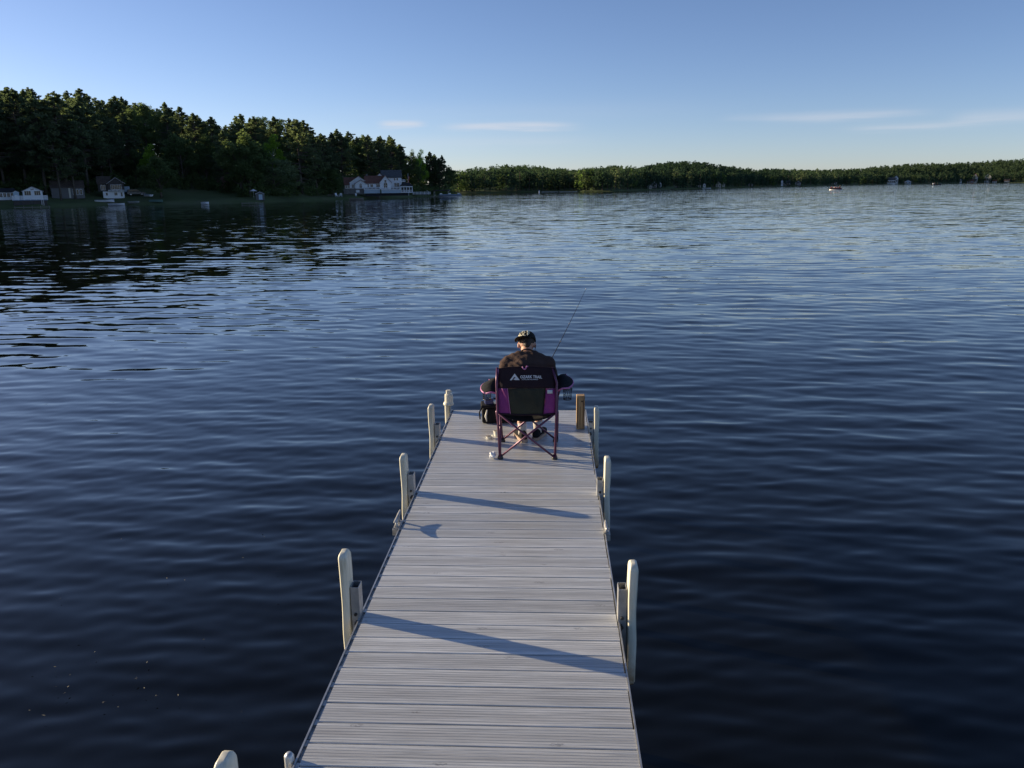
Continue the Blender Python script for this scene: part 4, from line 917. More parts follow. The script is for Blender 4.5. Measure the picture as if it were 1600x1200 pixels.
# ------------------------------------------------------------------ the dock
DX0, DX1, PITCH, DEND = -1.125, 0.388, 0.1473, 8.73
dock = empty('dock', (0, 0, 0)); tag(dock, 'long grey plank dock with cream bumper posts running out over the lake', 'dock')
def plank_mesh(seed):
    rs = np.random.default_rng(seed); w = PITCH - .0060; prof = []; n = 7       # ribbed top
    for i in range(n):
        a = -w/2 + .004 + (w - .008) * i / n; b = a + (w - .008) / n; g_ = .0011
        prof += [(a + .0008, 0), (b - .0028, 0), (b - .0016, -g_)]
    top = [(-w/2, -.004), (-w/2 + .003, -.0006)] + prof[:-1] + [(w/2 - .003, -.0006), (w/2, -.004)]
    pr = top + [(w/2, -.024), (-w/2, -.024)]
    x0, x1 = DX0 + .022 + rs.uniform(-.001, .001), DX1 - .006 + rs.uniform(-.004, .005); m = MB(); N = len(pr)
    m.add([(x0, y, z) for y, z in pr] + [(x1, y, z) for y, z in pr], [tuple(range(N))[::-1], tuple(range(N, 2*N))] + [(i, (i+1) % N, (i+1) % N + N, i + N) for i in range(N)])
    me = bpy.data.meshes.new('plank'); me.from_pydata([(x, y, z) for x, y, z in m.v], [], m.f); me.materials.append(M_PLANK); return me
PM = [plank_mesh(i) for i in range(5)]; M0 = None
y = 3.0983; y0 = y - math.ceil((y + 9.0) / PITCH) * PITCH; seams = []
i = 0; y = y0
while y + PITCH < DEND + .03:
    o = bpy.data.objects.new('plank', random.choice(PM)); COL.objects.link(o); o.parent = dock; o.location = (0, y + PITCH / 2, ZD + random.uniform(-.0008, .0008)); o.rotation_euler.z = random.uniform(-.0006, .0006)
    y += PITCH; i += 1
YEND = y
# side rails: outer aluminium lip, with a clip plate under every seam
for sx_, xe in ((-1, DX0), (1, DX1 + .004)):
    MB().box(xe - .004, xe + .004, -9, YEND + .02, ZD - .14, ZD + .004).build('side_rail', M_ALU, dock)
    MB().box(xe - (.03 if sx_ > 0 else -.004), xe + (.03 if sx_ < 0 else -.004), -9, YEND + .02, ZD - .14, ZD - .128).build('rail_flange', M_ALU, dock)
MB().box(DX0 + .004, DX1, YEND + .004, YEND + .012, ZD - .14, ZD - .001).build('end_rail', M_ALU, dock)
clips = MB(); yy = y0
while yy < YEND:
    clips.box(DX0 + .0045, DX0 + .0215, yy - .020, yy + .020, ZD - .02, ZD - .0015); clips.box(DX0 + .0045, DX0 + .0215, yy + .040, yy + PITCH - .02, ZD - .03, ZD - .012); yy += PITCH
clips.build('clip_strip', M_ALUD, dock)
for yy in np.arange(-8, 8.8, 1.1): MB().box(DX0 + .03, DX1 - .03, yy - .03, yy + .03, ZD - .12, ZD - .026).build('cross_beam', M_ALUD, dock)
LB = bpy.data.meshes.new('x')
def bumper(x, yc, ztop, side, zb=.47, seed=0):
    """cream paddle-shaped bumper board: flat board with rounded head and a gentle waist"""
    rs = np.random.default_rng(seed); W0 = .026; HD = .045; n = 22; vs = []; fs = []; T = .056
    ring = [(1, -.84), (1, .84), (.66, 1), (-.66, 1), (-1, .84), (-1, -.84), (-.66, -1), (.66, -1)]
    L = ztop - zb
    for i in range(n + 7):
        if i <= n: z = zb + (L - HD) * i / n; w = W0 * (1 - .11 * math.exp(-((i / n - .60) / .16) ** 2) - .05 * math.exp(-((i / n - .25) / .1) ** 2)); tt = 1
        else:
            a = (i - n) / 7 * math.pi / 2 * .985; z = ztop - HD + HD * math.sin(a); w = W0 * max(.02, math.cos(a)) ** .6; tt = max(.02, math.cos(a)) ** .75
        if i == 0: w *= .75; tt = .8
        off = .0022 * math.sin(i * .38 + seed)
        for (a, b) in ring: vs.append((x + off + a * max(w, .004), yc + b * T * tt * (w / W0 if i <= n else 1), z))
    N = 8; m = len(vs) // N
    for i in range(m - 1):
        for j in range(N): fs.append((i*N+j, i*N+(j+1) % N, (i+1)*N+(j+1) % N, (i+1)*N+j))
    fs += [tuple(range(N))[::-1], tuple(range((m-1)*N, m*N))]
    o = MB().add(vs, fs).build('bumper_post', M_VINYL, dock, smooth=True); o.modifiers.new('wn', 'WEIGHTED_NORMAL'); return o
def leg(x, yc, ztop, inner=True):
    a, b, t = .024, .042, .003; m = MB()
    for (x0_, x1_, y0_, y1_) in ((x - a, x - a + t, yc - b, yc + b), (x + a - t, x + a, yc - b, yc + b), (x - a + t, x + a - t, yc - b, yc - b + t), (x - a + t, x + a - t, yc + b - t, yc + b)):
        m.box(x0_, x1_, y0_, y1_, -2.2, ztop)
    o = m.build('leg_tube', M_ALU, dock)
    MB().box(x - a + .006, x + a - .006, yc - .012, yc + b - .006, .6, ztop - .03).build('inner_pipe', M_STEELD, o)
    MB().tube([(x, yc - b - .012, ZD + .03), (x, yc - b, ZD + .03)], .010, 6).tube([(x, yc - b - .012, ZD - .03), (x, yc - b, ZD - .03)], .010, 6).build('bolt', M_STEELD, o)
    for z in (ZD - .03, ZD - .1): MB().box(min(x, DX0 if x < 0 else DX1) + (.0 if x < 0 else 0), max(x, DX0 if x < 0 else DX1), yc - b - .008, yc - b - .001, z - .02, z + .02).build('bracket', M_STEELD, o)
    return o
for j, (px_, py_, by, tz) in enumerate(((349, 1184, 2.52, 0), (538, 860, 4.22, 1.10), (631, 708, 6.18, 1.07), (674, 630, 7.66, 1.05))):
    q = on_y(px_, py_, by); q = on_y(px_, py_ + 2, by - .02); bumper(q[0] - .006, by, q[2], -1, seed=j)
    if tz: leg(q[0] + .050, by, tz)
for j, (px_, py_, by, tz) in enumerate(((989, 877, 4.20, 1.11), (949, 713, 6.16, 1.03), (932, 634, 7.93, .99))):
    q = on_y(px_, py_, by); bumper(q[0], by, q[2], 1, zb=.50, seed=5 + j); leg(q[0] - .056, by + .02, tz)
# timber post bolted inside the right far corner
wp = MB().box(.262, .348, 7.955, 8.045, ZD + .003, 1.262).build('timber_post', M_WOOD, dock, bevel=.006); wp['label'] = 'fresh tan timber post with a dark knot'
MB().tube([(.318, 7.952, 1.205), (.318, 7.9545, 1.205)], .009, 8).build('knot', M_KNOT, wp)
MB().box(.272, .279, 7.953, 7.955, ZD + .02, 1.24).box(.298, .302, 7.953, 7.955, ZD + .05, 1.15).box(.333, .336, 7.953, 7.955, ZD + .03, 1.22).build('grain_check', M_KNOT, wp)
# corner leg with cap, far left
cl = MB().tube([(-1.165, 8.62, -2), (-1.165, 8.62, 1.0)], .030, 14).build('corner_leg', M_VINYL, dock, smooth=False)
MB().tube([(-1.15, 8.62, .985), (-1.15, 8.62, 1.0), (-1.15, 8.62, 1.02)], [.058, .060, .052], 18).build('collar', M_VINYL, cl)
MB().tube([(-1.145, 8.62, 1.02), (-1.145, 8.62, 1.105), (-1.145, 8.62, 1.112)], [.048, .046, .038], 18).build('sleeve', M_VINYL, cl)
MB().tube([(-1.15, 8.62, 1.112), (-1.15, 8.62, 1.155)], .026, 12).tube([(-1.15, 8.62, 1.14), (-1.11, 8.62, 1.14)], .010, 8).build('cap', M_VINYL, cl)
MB().box(-1.13, DX0 - .004, 8.56, 8.68, ZD - .05, ZD + .09).build('bracket', M_ALUD, cl)
# small bright pipe head at the left edge near the camera
MB().tube([(-1.155, 2.98, .5), (-1.155, 2.98, .925), (-1.155, 2.98, .94)], [.022, .022, .012], 14).build('pipe_head', M_ALU, dock, smooth=True)
# horn cleats on the edges
def cleat(x, y, z, L_, rz, h=.055, inward=1):
    c = empty('cleat', (x, y, z), rz); c.parent = dock; c.empty_display_size = .05
    for sy in (-1, 1): MB().tube([(0, sy * L_ * .22, 0), (0, sy * L_ * .14, h * .6), (0, sy * L_ * .10, h)], [.014, .010, .012], 8).build('foot', M_ALUD, c, smooth=True)
    MB().tube([(0, -L_ * .5, h + .016), (0, -L_ * .3, h + .006), (0, -L_ * .1, h), (0, L_ * .1, h), (0, L_ * .3, h + .006), (0, L_ * .5, h + .016)], [.005, .011, .014, .014, .011, .005], 10).build('horn', M_ALUD, c, smooth=True)
    MB().box(-.02, .02, -L_ * .3, L_ * .3, -.006, .003).build('base_plate', M_ALUD, c)
    return c
cleat(-1.150, 5.52, ZD + .004, .24, 0, h=.05); cleat(.402, 5.44, ZD + .006, .16, 0, h=.03)
MB().box(-1.175, DX0 - .004, 5.44, 5.60, ZD - .05, ZD - .002).build('cleat_bracket', M_ALUD, dock); MB().box(DX1 + .008, .43, 5.38, 5.50, ZD - .05, ZD).build('cleat_bracket', M_ALUD, dock)

# ------------------------------------------------------------------ folding chair
CX = -0.222
chair = empty('camping_chair', (CX, 7.28, ZD)); tag(chair, 'purple and black folding camping chair with cup holders at the end of the dock', 'chair')
cw = lambda x, y, z: (x - CX, y - 7.28, z - ZD)          # world to chair frame
RL, RR_, FL_, FR_ = (-.470, 7.03), (.034, 7.03), (-.480, 7.545), (.044, 7.545); zf = ZD + .022
SBL, SBR, SFL, SFR = (-.492, 7.05, 1.345), (.052, 7.05, 1.345), (-.495, 7.52, 1.37), (.055, 7.52, 1.37)
def ctube(name, pts, r=.0095, mat=None, n=10): return MB().tube([cw(*p) for p in pts], r, n).build(name, mat or M_TUBEP, chair, smooth=True)
for a, b_ in (((RL[0], RL[1], zf), SBR), ((RR_[0], RR_[1] - .02, zf), (SBL[0], SBL[1] - .02, SBL[2]))): ctube('cross_tube', [a, b_])
for a, b_ in (((FL_[0], FL_[1], zf), SFR), ((FR_[0], FR_[1] + .02, zf), (SFL[0], SFL[1] + .02, SFL[2]))): ctube('cross_tube', [a, b_])
for a, b_ in (((RL[0], RL[1], zf), SFL), ((FL_[0] - .018, FL_[1], zf), (SBL[0] - .01, SBL[1], SBL[2])), ((RR_[0], RR_[1], zf), SFR), ((FR_[0] + .018, FR_[1], zf), (SBR[0] + .01, SBR[1], SBR[2]))): ctube('cross_tube', [a, b_])
ctube('back_post', [(RL[0] - .004, RL[1] - .012, zf), (-.490, 7.03, 1.36), (-.496, 7.06, 1.62), (-.49, 7.10, 1.755)], .0115)
ctube('back_post', [(RR_[0] + .004, RR_[1] - .012, zf), (.048, 7.03, 1.36), (.052, 7.06, 1.62), (.01, 7.10, 1.755)], .0115)
ctube('front_post', [(FL_[0], FL_[1] - .01, zf), (-.505, 7.50, 1.37), (-.55, 7.47, 1.55)]); ctube('front_post', [(FR_[0], FR_[1] - .01, zf), (.065, 7.50, 1.37), (.11, 7.47, 1.55)])
for fx, fy in (RL, RR_, FL_, FR_): MB().tube([cw(fx, fy, ZD + .002), cw(fx, fy, ZD + .012), cw(fx, fy, ZD + .045)], [.026, .028, .016], 12).build('foot', M_BLACKP, chair, smooth=True)
for p in (SBL, SBR, SFL, SFR): MB().ell(cw(*p), (.02, .02, .024), 10, 8).build('joint', M_TUBEP, chair, smooth=True)
# backrest: parametric sheet, u across, v up
def back_pt(u, v, off=0.0):
    zl = 1.335; zt = 1.745 + .028 * (1 - u * u); z = zl + (zt - zl) * v
    hw = .262 + .006 * math.sin(v * 3) ; hw -= .012 * max(0, v - .8) * 5 * .3
    x = CX + u * hw; bow = .055 * (1 - u * u) * (.75 + .4 * math.sin(v * math.pi))
    y = 7.045 + .05 * v - bow + off
    return cw(x, y + .004 * math.sin(u * 9 + v * 7), z)
def sheet(name, u0, u1, v0, v1, mat, off=0.0, nu=18, nv=14, taper=None, wr=0.0, parent=None, th=.004):
    vs = []; 
    for j in range(nv + 1):
        v = v0 + (v1 - v0) * j / nv
        a, b = (u0, u1) if taper is None else (u0 + taper[0] * (1 - j / nv), u1 + taper[1] * (1 - j / nv))
        for i_ in range(nu + 1):
            u = a + (b - a) * i_ / nu; w = wr * math.sin((u * 3.1 + v * 2.3) * 7) * math.sin(v * math.pi) * (1 if u0 < 0 else -1)
            vs.append(back_pt(u, v, off + w))
    fs = [(j*(nu+1)+i_, j*(nu+1)+i_+1, (j+1)*(nu+1)+i_+1, (j+1)*(nu+1)+i_) for j in range(nv) for i_ in range(nu)]
    o = MB().add(vs, fs).build(name, mat, parent or chair, smooth=True); sd = o.modifiers.new('thick', 'SOLIDIFY'); sd.thickness = th; sd.offset = 0; return o
VB = .565
bp_ = sheet('backrest_panel', -1, 1, VB, 1.0, M_DPURP, wr=.002)
sheet('mesh_panel', -.64, .64, -.0, VB - .004, M_OLIVE, taper=(.08, -.08), wr=.004)
sheet('side_panel', -1, -.655, -.0, VB - .004, M_PURPLE, taper=(0, .08), wr=.004, nu=8); sheet('side_panel', .655, 1, -.0, VB - .004, M_PURPLE, taper=(-.08, 0), wr=.004, nu=8)
def seam(name, f, r=.0045, mat=None, n=24): return MB().tube([f(t / n) for t in range(n + 1)], r, 6).build(name, mat or M_PIPE, chair, smooth=True)
seam('piping', lambda t: back_pt(-.648 + .08 * (1 - t), VB * t, -.006), .0035); seam('piping', lambda t: back_pt(.648 - .08 * (1 - t), VB * t, -.006), .0035, M_DPURP)  # left piping pink as if sunlit, right one plum: light put into colour
seam('piping', lambda t: back_pt(-1.0, t, -.002), .0065); seam('piping', lambda t: back_pt(1.0, t, -.002), .006, M_DPURP); seam('piping', lambda t: back_pt(-1 + 2 * t, 1.0, 0), .005, M_DPURP)  # same here: sun side painted pink, far side painted dark
seam('piping', lambda t: back_pt(-1 + 2 * t, 0.0, -.004), .008, M_DPURP)
lab_ = sheet('care_label', .70, .88, .455, .535, M_PRINT, off=-.008, nu=3, nv=2, th=.001)
# hanging loop on the top edge
MB().tube([back_pt(-.14 + .012 * i_, 1.0 - .055 * max(0, math.sin(i_ / 12 * math.pi)) ** .7 + .01, -.010) for i_ in range(19)][:13] + [back_pt(.06, 1.005, -.01)], .0065, 6).build('hanging_loop', M_PIPE, chair, smooth=True)
# printed emblem and lettering, following the curve of the panel
def on_back(name, flat_v, flat_f, u0, v0, su, sv, mat):
    vs = [back_pt(u0 + x * su, v0 + y_ * sv, -.0068) for x, y_ in flat_v]
    return MB().add(vs, flat_f).build(name, mat, bp_) if False else _print(name, vs, flat_f, mat)
def _print(name, vs, fs, mat):
    o = MB().add(vs, fs).build(name, mat, bp_); sd = o.modifiers.new('ink', 'SOLIDIFY'); sd.thickness = .0012; sd.offset = 0; return o
tri = [(0, 0), (.42, 1.0), (.54, 1.0), (.80, .42), (1.0, 0), (.62, 0), (.55, .12), (.66, .46), (.50, .60), (.36, .28), (.30, 0)]
me_v = [(0, 0), (.48, 1), (1, 0), (.56, 0), (.36, .10), (.60, .36), (.44, .48), (.22, 0)]
on_back('emblem', me_v, [(0, 1, 6, 7), (1, 2, 5, 6), (2, 3, 4, 5)], -.57, .735, .34, .135, M_PRINT)
def text_on_back(txt, u0, v0, width_u, height_v, name):
    cu = bpy.data.curves.new('t', 'FONT'); cu.body = txt; cu.size = 1; cu.resolution_u = 3; cu.offset = .03
    to = bpy.data.objects.new('t', cu); COL.objects.link(to); bpy.context.view_layer.update()
    me = bpy.data.meshes.new_from_object(to.evaluated_get(bpy.context.evaluated_depsgraph_get())); bpy.data.objects.remove(to)
    V = [(v.co.x, v.co.y) for v in me.vertices]; xs = [v[0] for v in V]; ys = [v[1] for v in V]; W_ = max(xs) - min(xs); H_ = max(ys) - min(ys)
    V = [((x - min(xs)) / W_, (y_ - min(ys)) / H_) for x, y_ in V]; fs = [tuple(p.vertices) for p in me.polygons]; bpy.data.meshes.remove(me)
    return on_back(name, V, fs, u0, v0, width_u, height_v, M_PRINT)
text_on_back('OZARK TRAIL', -.21, .770, .74, .062, 'lettering'); text_on_back('OUTDOOR EQUIPMENT', -.16, .735, .56, .020, 'small_lettering')
# seat sling
vs = []; nu, nv = 16, 12
for j in range(nv + 1):
    for i_ in range(nu + 1):
        u = -1 + 2 * i_ / nu; v = j / nv; hw = .270; sag = .075 * (1 - u * u) * (1 - .55 * v)
        vs.append(cw(CX + u * hw, 7.05 + .47 * v, 1.340 + .03 * v - sag))
st = MB().add(vs, [(j*(nu+1)+i_, j*(nu+1)+i_+1, (j+1)*(nu+1)+i_+1, (j+1)*(nu+1)+i_) for j in range(nv) for i_ in range(nu)]).build('seat', M_BLACKF, chair, smooth=True)
sd = st.modifiers.new('thick', 'SOLIDIFY'); sd.thickness = .012; sd.offset = -1
# arms with cup holders
def arm(sgn):
    xi, xo = (-.497, -.655) if sgn < 0 else (.053, .205)
    pts_in = []; pts_out = []; n = 12; vs = []
    for i_ in range(n + 1):
        t = i_ / n; y_ = 7.12 + .31 * t; z = 1.515 + .055 * t + (.02 if sgn > 0 else 0)
        bulge = max(.05, math.sin(min(.97, t * 1.05 + .06) * math.pi)) ** .35
        a = xi - sgn * -.0; b_ = xi + (xo - xi) * (.25 + .75 * max(bulge, .05)); ou = .028 if sgn > 0 else -.004; vs += [cw(a, y_, z - .01), cw((a + b_) / 2, y_, z + .004 + ou * .5), cw(b_, y_, z - .006 + ou)]
    fs = [(i_*3+j, i_*3+j+1, (i_+1)*3+j+1, (i_+1)*3+j) for i_ in range(n) for j in range(2)]
    o = MB().add(vs, fs).build('armrest', M_BLACKF, chair, smooth=True); sd_ = o.modifiers.new('pad', 'SOLIDIFY'); sd_.thickness = .018; sd_.offset = 0
    MB().tube([vs[i_*3+2] for i_ in range(n + 1)], .009, 7).tube([vs[0], vs[1], vs[2]], .009, 7).build('armrest_piping', M_PIPE, o, smooth=True)
    cx_, cy_, cz_ = xi + (xo - xi) * .66, 7.24, 1.475
    r_ = .043
    MB().ring(cw(cx_, cy_, cz_ + .045), r_, .0055).ring(cw(cx_, cy_, cz_ - .055), r_ * .85, .0045).build('cup_ring', M_BLACKP, o, smooth=True)
    net = MB()
    for q in range(14):
        a = 2 * math.pi * q / 14; a2 = a + .55
        for s__ in (1, -1): net.tube([cw(cx_ + r_ * math.cos(a), cy_ + r_ * math.sin(a), cz_ + .045), cw(cx_ + r_ * .85 * math.cos(a + s__ * .55), cy_ + r_ * .85 * math.sin(a + s__ * .55), cz_ - .055)], .0011, 4, cap=False)
    net.build('cup_net', M_BLACKF, o)
    ctube('arm_strap', [(xi, 7.07, 1.50), (xi, 7.11, 1.515)], .008, M_BLACKF)
arm(-1); arm(1)

# ------------------------------------------------------------------ the person
def cap_seg(bm_list, a, b, ra, rb, n=5):
    a = Vector(a); b = Vector(b)
    for i_ in range(n + 1):
        t = i_ / n; bm_list.append((a.lerp(b, t), (ra + (rb - ra) * t,) * 3))
def blob_mesh(name, blobs, voxel, mat, parent, smooth_it=6, extra=None, decim=None):
    m = MB()
    for b in blobs:
        c, r = b[0], b[1]; rot = b[2] if len(b) > 2 else None; m.ell(c, r, 16, 10, rot)
    if extra: extra(m)
    o = m.build('tmp', mat); rm = o.modifiers.new('r', 'REMESH'); rm.mode = 'VOXEL'; rm.voxel_size = voxel; rm.adaptivity = 0
    sm_ = o.modifiers.new('s', 'SMOOTH'); sm_.factor = .6; sm_.iterations = smooth_it
    bpy.context.view_layer.update(); me = bpy.data.meshes.new_from_object(o.evaluated_get(bpy.context.evaluated_depsgraph_get())); bpy.data.objects.remove(o)
    me.name = name; me.materials.clear(); me.materials.append(mat); me.polygons.foreach_set('use_smooth', [True] * len(me.polygons))
    q = bpy.data.objects.new(name, me); COL.objects.link(q); q.parent = parent
    return q
per = empty('person', (0, 0, 0)); tag(per, 'person in a black cap and dark t-shirt slumped forward in the camping chair, fishing', 'person')
def seglist(a, b, ra, rb, n=6):
    out = []; cap_seg(out, a, b, ra, rb, n); return out
PV = (-.222, 7.26, 1.405)
hipL, hipR = (-.315, 7.32, 1.40), (-.13, 7.32, 1.40); kneeL, kneeR = (-.36, 7.74, 1.43), (-.075, 7.76, 1.43); ankL, ankR = (-.285, 7.60, .985), (-.135, 7.66, .985)
SHL, SHR = (-.415, 7.40, 1.715), (-.030, 7.40, 1.715); ELL, ELR = (-.452, 7.52, 1.51), (.012, 7.52, 1.51); WRL, WRR = (-.34, 7.735, 1.50), (-.055, 7.745, 1.515)
HC = Vector((-.232, 7.555, 1.895))
tilt = Matrix.Rotation(-.75, 3, 'X')                      # head bowed towards the knees
B_ = []
B_ += seglist((-.222, 7.28, 1.45), (-.222, 7.39, 1.70), .10, .085); B_ += [((-.222, 7.27, 1.42), (.145, .10, .10)), ((-.222, 7.35, 1.60), (.155, .09, .14)), ((-.222, 7.40, 1.71), (.16, .06, .05))]
for a, b_ in ((hipL, kneeL), (hipR, kneeR)): B_ += seglist(a, b_, .082, .056, 9)
for a, b_ in ((kneeL, ankL), (kneeR, ankR)):
    B_ += seglist(a, b_, .052, .034, 10); mid = Vector(a).lerp(Vector(b_), .33) + Vector((0, -.012, 0)); B_ += [(mid, (.05, .055, .085))]
for a, b_ in ((ankL, (ankL[0] - .02, ankL[1] + .13, .945)), (ankR, (ankR[0] + .02, ankR[1] + .13, .945))): B_ += seglist(a, b_, .034, .03, 4)
for s_, e_, w_ in ((SHL, ELL, WRL), (SHR, ELR, WRR)):
    B_ += seglist(s_, e_, .055, .042, 7); B_ += seglist(e_, w_, .042, .026, 8)
B_ += seglist((-.225, 7.42, 1.77), HC + Vector((0, -.02, -.03)), .062, .058, 5)
hd = lambda x, y_, z: HC + tilt @ Vector((x, y_, z))
B_ += [(HC, (.076, .094, .092), tilt), (hd(0, .02, -.06), (.058, .066, .062), tilt), (hd(0, .045, -.105), (.034, .03, .026), tilt)]
B_ += [(hd(0, .100, -.032), (.011, .018, .020), tilt), (hd(0, .086, -.078), (.024, .012, .007), tilt), (hd(0, .086, -.088), (.021, .012, .007), tilt)]
for sgn in (-1, 1):
    B_ += [(hd(sgn * .080, -.005, -.03), (.011, .020, .032), tilt), (hd(sgn * .040, .082, -.02), (.02, .014, .012), tilt)]
def hand(w, sgn, grip_dir, palm_dir):
    w = Vector(w); f = Vector(grip_dir).normalized(); up = Vector(palm_dir).normalized(); side = f.cross(up).normalized(); out = []
    out.append((w + f * .045, (.034, .030, .022)))
    out += [(w + f * .02, (.026, .024, .02)), (w + f * .065 + side * .012, (.026, .02, .017)), (w + f * .065 - side * .012, (.026, .02, .017))]
    for q, (off, ln) in enumerate(((-.030, .068), (-.010, .076), (.011, .071), (.031, .056))):
        p0_ = w + f * .078 + side * off; p1_ = p0_ + f * ln * .42 - up * ln * .12; p2_ = p1_ + f * ln * .10 - up * ln * .36; p3_ = p2_ - f * ln * .24 - up * ln * .10
        out += seglist(p0_, p1_, .0090, .0085, 4) + seglist(p1_, p2_, .0085, .008, 4) + seglist(p2_, p3_, .008, .007, 3)
    s2 = -sgn; t0 = w + f * .03 + side * s2 * .028; t1 = t0 + f * .03 + side * s2 * .022 - up * .015; t2 = t1 + f * .025 - up * .022 - side * s2 * .008
    out += seglist(t0, t1, .013, .0105, 4) + seglist(t1, t2, .0105, .009, 4); return out
B_ += hand(WRL, -1, (.5, .75, -.1), (0, -.1, 1)); B_ += hand(WRR, 1, (-.25, .9, .05), (0, -.1, 1))
body = blob_mesh('body', B_, .0055, M_SKIN, per, 5)
for sgn in (-1, 1):
    ey = MB().ell(hd(sgn * .032, .082, -.012), (.011, .011, .010), 10, 8).build('eye', M_PAPER, per, smooth=True); MB().ell(hd(sgn * .032, .0915, -.013), (.0045, .003, .0045), 8, 6).build('pupil', M_BLACKP, ey, smooth=True)
# t-shirt
S_ = [((-.222, 7.245, 1.44), (.205, .14, .10)), ((-.222, 7.29, 1.53), (.205, .15, .13)), ((-.222, 7.335, 1.62), (.215, .145, .12)), ((-.223, 7.37, 1.70), (.215, .125, .10)), ((-.224, 7.395, 1.755), (.165, .105, .075)), ((-.226, 7.425, 1.795), (.085, .085, .045))]
for s_, e_ in ((SHL, ELL), (SHR, ELR)):
    S_ += seglist((-.225 + (.06 if s_[0] > -.2 else -.06), 7.42, 1.775), s_, .072, .078, 6); S_ += seglist((s_[0] * .8 - .045, 7.39, 1.66), s_, .10, .075, 4)
    S_ += [(Vector(s_), (.078, .085, .075))]; S_ += seglist(s_, Vector(s_).lerp(Vector(e_), .92), .078, .070, 6)
shirt = blob_mesh('t_shirt', S_, .0095, M_TEE, per, 8)
# folds: raised creases running from the left shoulder towards the chair top, plus loose noise
me = shirt.data
for v in me.vertices:
    co = v.co; n_ = v.normal if v.normal.length > 0 else Vector((0, 0, 1))
    u = (co.x + .222) * .35 + (co.z - 1.7); f1 = math.sin(u * 150 + 6 * mn.noise(co * 7)) * .5 + .5
    wgt = max(0, min(1, (co.z - 1.56) / .08)) * max(0, min(1, (-.10 - co.x) / .12)) * max(0, min(1, (7.5 - co.y) / .1))
    v.co = co + n_ * (.0060 * (f1 ** 2) * wgt + .009 * mn.noise(co * 11) + .004 * mn.noise(co * 27))
# collar, shorts, socks, shoes
nkc = Vector((-.226, 7.452, 1.815)); MB().ring(nkc, .066, .008, (0, .72, .70), 24, 6).build('collar', M_TEE, shirt, smooth=True)
sh_b = [((-.222, 7.25, 1.405), (.175, .135, .095))]
for a, b_ in ((hipL, kneeL), (hipR, kneeR)): sh_b += seglist(a, Vector(a).lerp(Vector(b_), .86), .097, .080, 7)
blob_mesh('shorts', sh_b, .010, M_SHORT, per, 6)
for a, sg, nm in ((ankL, -1, 'l'), (ankR, 1, 'r')):
    ax, ay, az_ = a
    MB().tube([(ax, ay + .004, .965), (ax, ay, 1.02), (ax - .003, ay + .006, 1.075)], [.042, .041, .045], 14).build('sock', M_SOCK, per, smooth=True)
    dx = sg * .30; fw = Vector((math.sin(dx), math.cos(dx), 0)); rt = Vector((fw.y, -fw.x, 0)); base = Vector((ax, ay, ZD))
    sb = []
    for t, hw_, hh in ((-.055, .038, .050), (-.02, .040, .056), (.03, .042, .050), (.08, .047, .040), (.13, .050, .033), (.175, .045, .028), (.205, .034, .022)):
        sb.append((base + fw * t + Vector((0, 0, .020 + hh * .8)), (hw_, .04, hh)))
    blob_mesh('shoe', sb, .007, M_BLACKF, per, 4)
    pol = [base + fw * t + rt * w_ for t, w_ in ((-.10, 0), (-.085, .032), (-.02, .040), (.08, .049), (.16, .050), (.22, .030), (.245, 0), (.22, -.030), (.16, -.050), (.08, -.047), (-.02, -.040), (-.085, -.032))]
    MB().add([(p_.x, p_.y, ZD + .003) for p_ in pol] + [(p_.x, p_.y, ZD + .032) for p_ in pol], [tuple(range(11, -1, -1)), tuple(range(12, 24))] + [(i_, (i_+1) % 12, (i_+1) % 12 + 12, i_ + 12) for i_ in range(12)]).build('shoe_sole', M_SOLE, per, smooth=False)
# hair at the nape, and the cap worn with its brim to the back left
hr = [(hd(0, -.010, .010), (.0785, .0945, .084), tilt), (hd(.004, -.062, -.045), (.036, .030, .045), tilt)]
hair = blob_mesh('hair', hr, .008, M_HAIR, per, 3)
capo = empty('cap', (0, 0, 0)); capo.parent = per
crot = tilt @ Matrix.Rotation(math.radians(12), 3, 'X')
CC = HC + crot @ Vector((0, -.006, .022))
vs = []; nn_, mm_ = 28, 9
for j in range(mm_ + 1):
    ph = math.pi / 2 * (j / mm_)
    for k_ in range(nn_):
        th = 2 * math.pi * k_ / nn_
        vs.append(CC + crot @ Vector((.088 * math.cos(th) * math.cos(ph) ** .72, .105 * math.sin(th) * math.cos(ph) ** .72, -.005 + .094 * math.sin(ph))))
fs = [(j*nn_+k_, j*nn_+(k_+1) % nn_, (j+1)*nn_+(k_+1) % nn_, (j+1)*nn_+k_) for j in range(mm_) for k_ in range(nn_)]
M_CAP = fabric('black_cap_twill', (.014, .013, .011), .85, wr=.15, sheen=0)
crn = MB().add(vs, fs).build('crown', M_CAP, capo, smooth=True); crn.modifiers.new('t', 'SOLIDIFY').thickness = .004
MB().ell(CC + crot @ Vector((0, 0, .090)), (.007, .007, .004), 8, 5).build('button', M_CAP, crn, smooth=True)
# brim
bdir = math.radians(-118)                                # around the cap axis: backwards and to the left
vs = []; nb_ = 14
for i_ in range(nb_ + 1):
    a = bdir + (-1 + 2 * i_ / nb_) * .92; q = max(.03, math.cos((-1 + 2 * i_ / nb_) * 1.45)) ** .55
    for t in (0, .33, .66, 1):
        rr = 1 + t * .66 * q; vs.append(CC + crot @ Vector((.088 * math.cos(a) * rr, .105 * math.sin(a) * rr, -.004 - .010 * t - .012 * abs(-1 + 2 * i_ / nb_) * t)))
brm = MB().add(vs, [(i_*4+j, i_*4+j+1, (i_+1)*4+j+1, (i_+1)*4+j) for i_ in range(nb_) for j in range(3)]).build('brim', M_CAP, capo, smooth=True); sd = brm.modifiers.new('t', 'SOLIDIFY'); sd.thickness = .005; sd.offset = 0
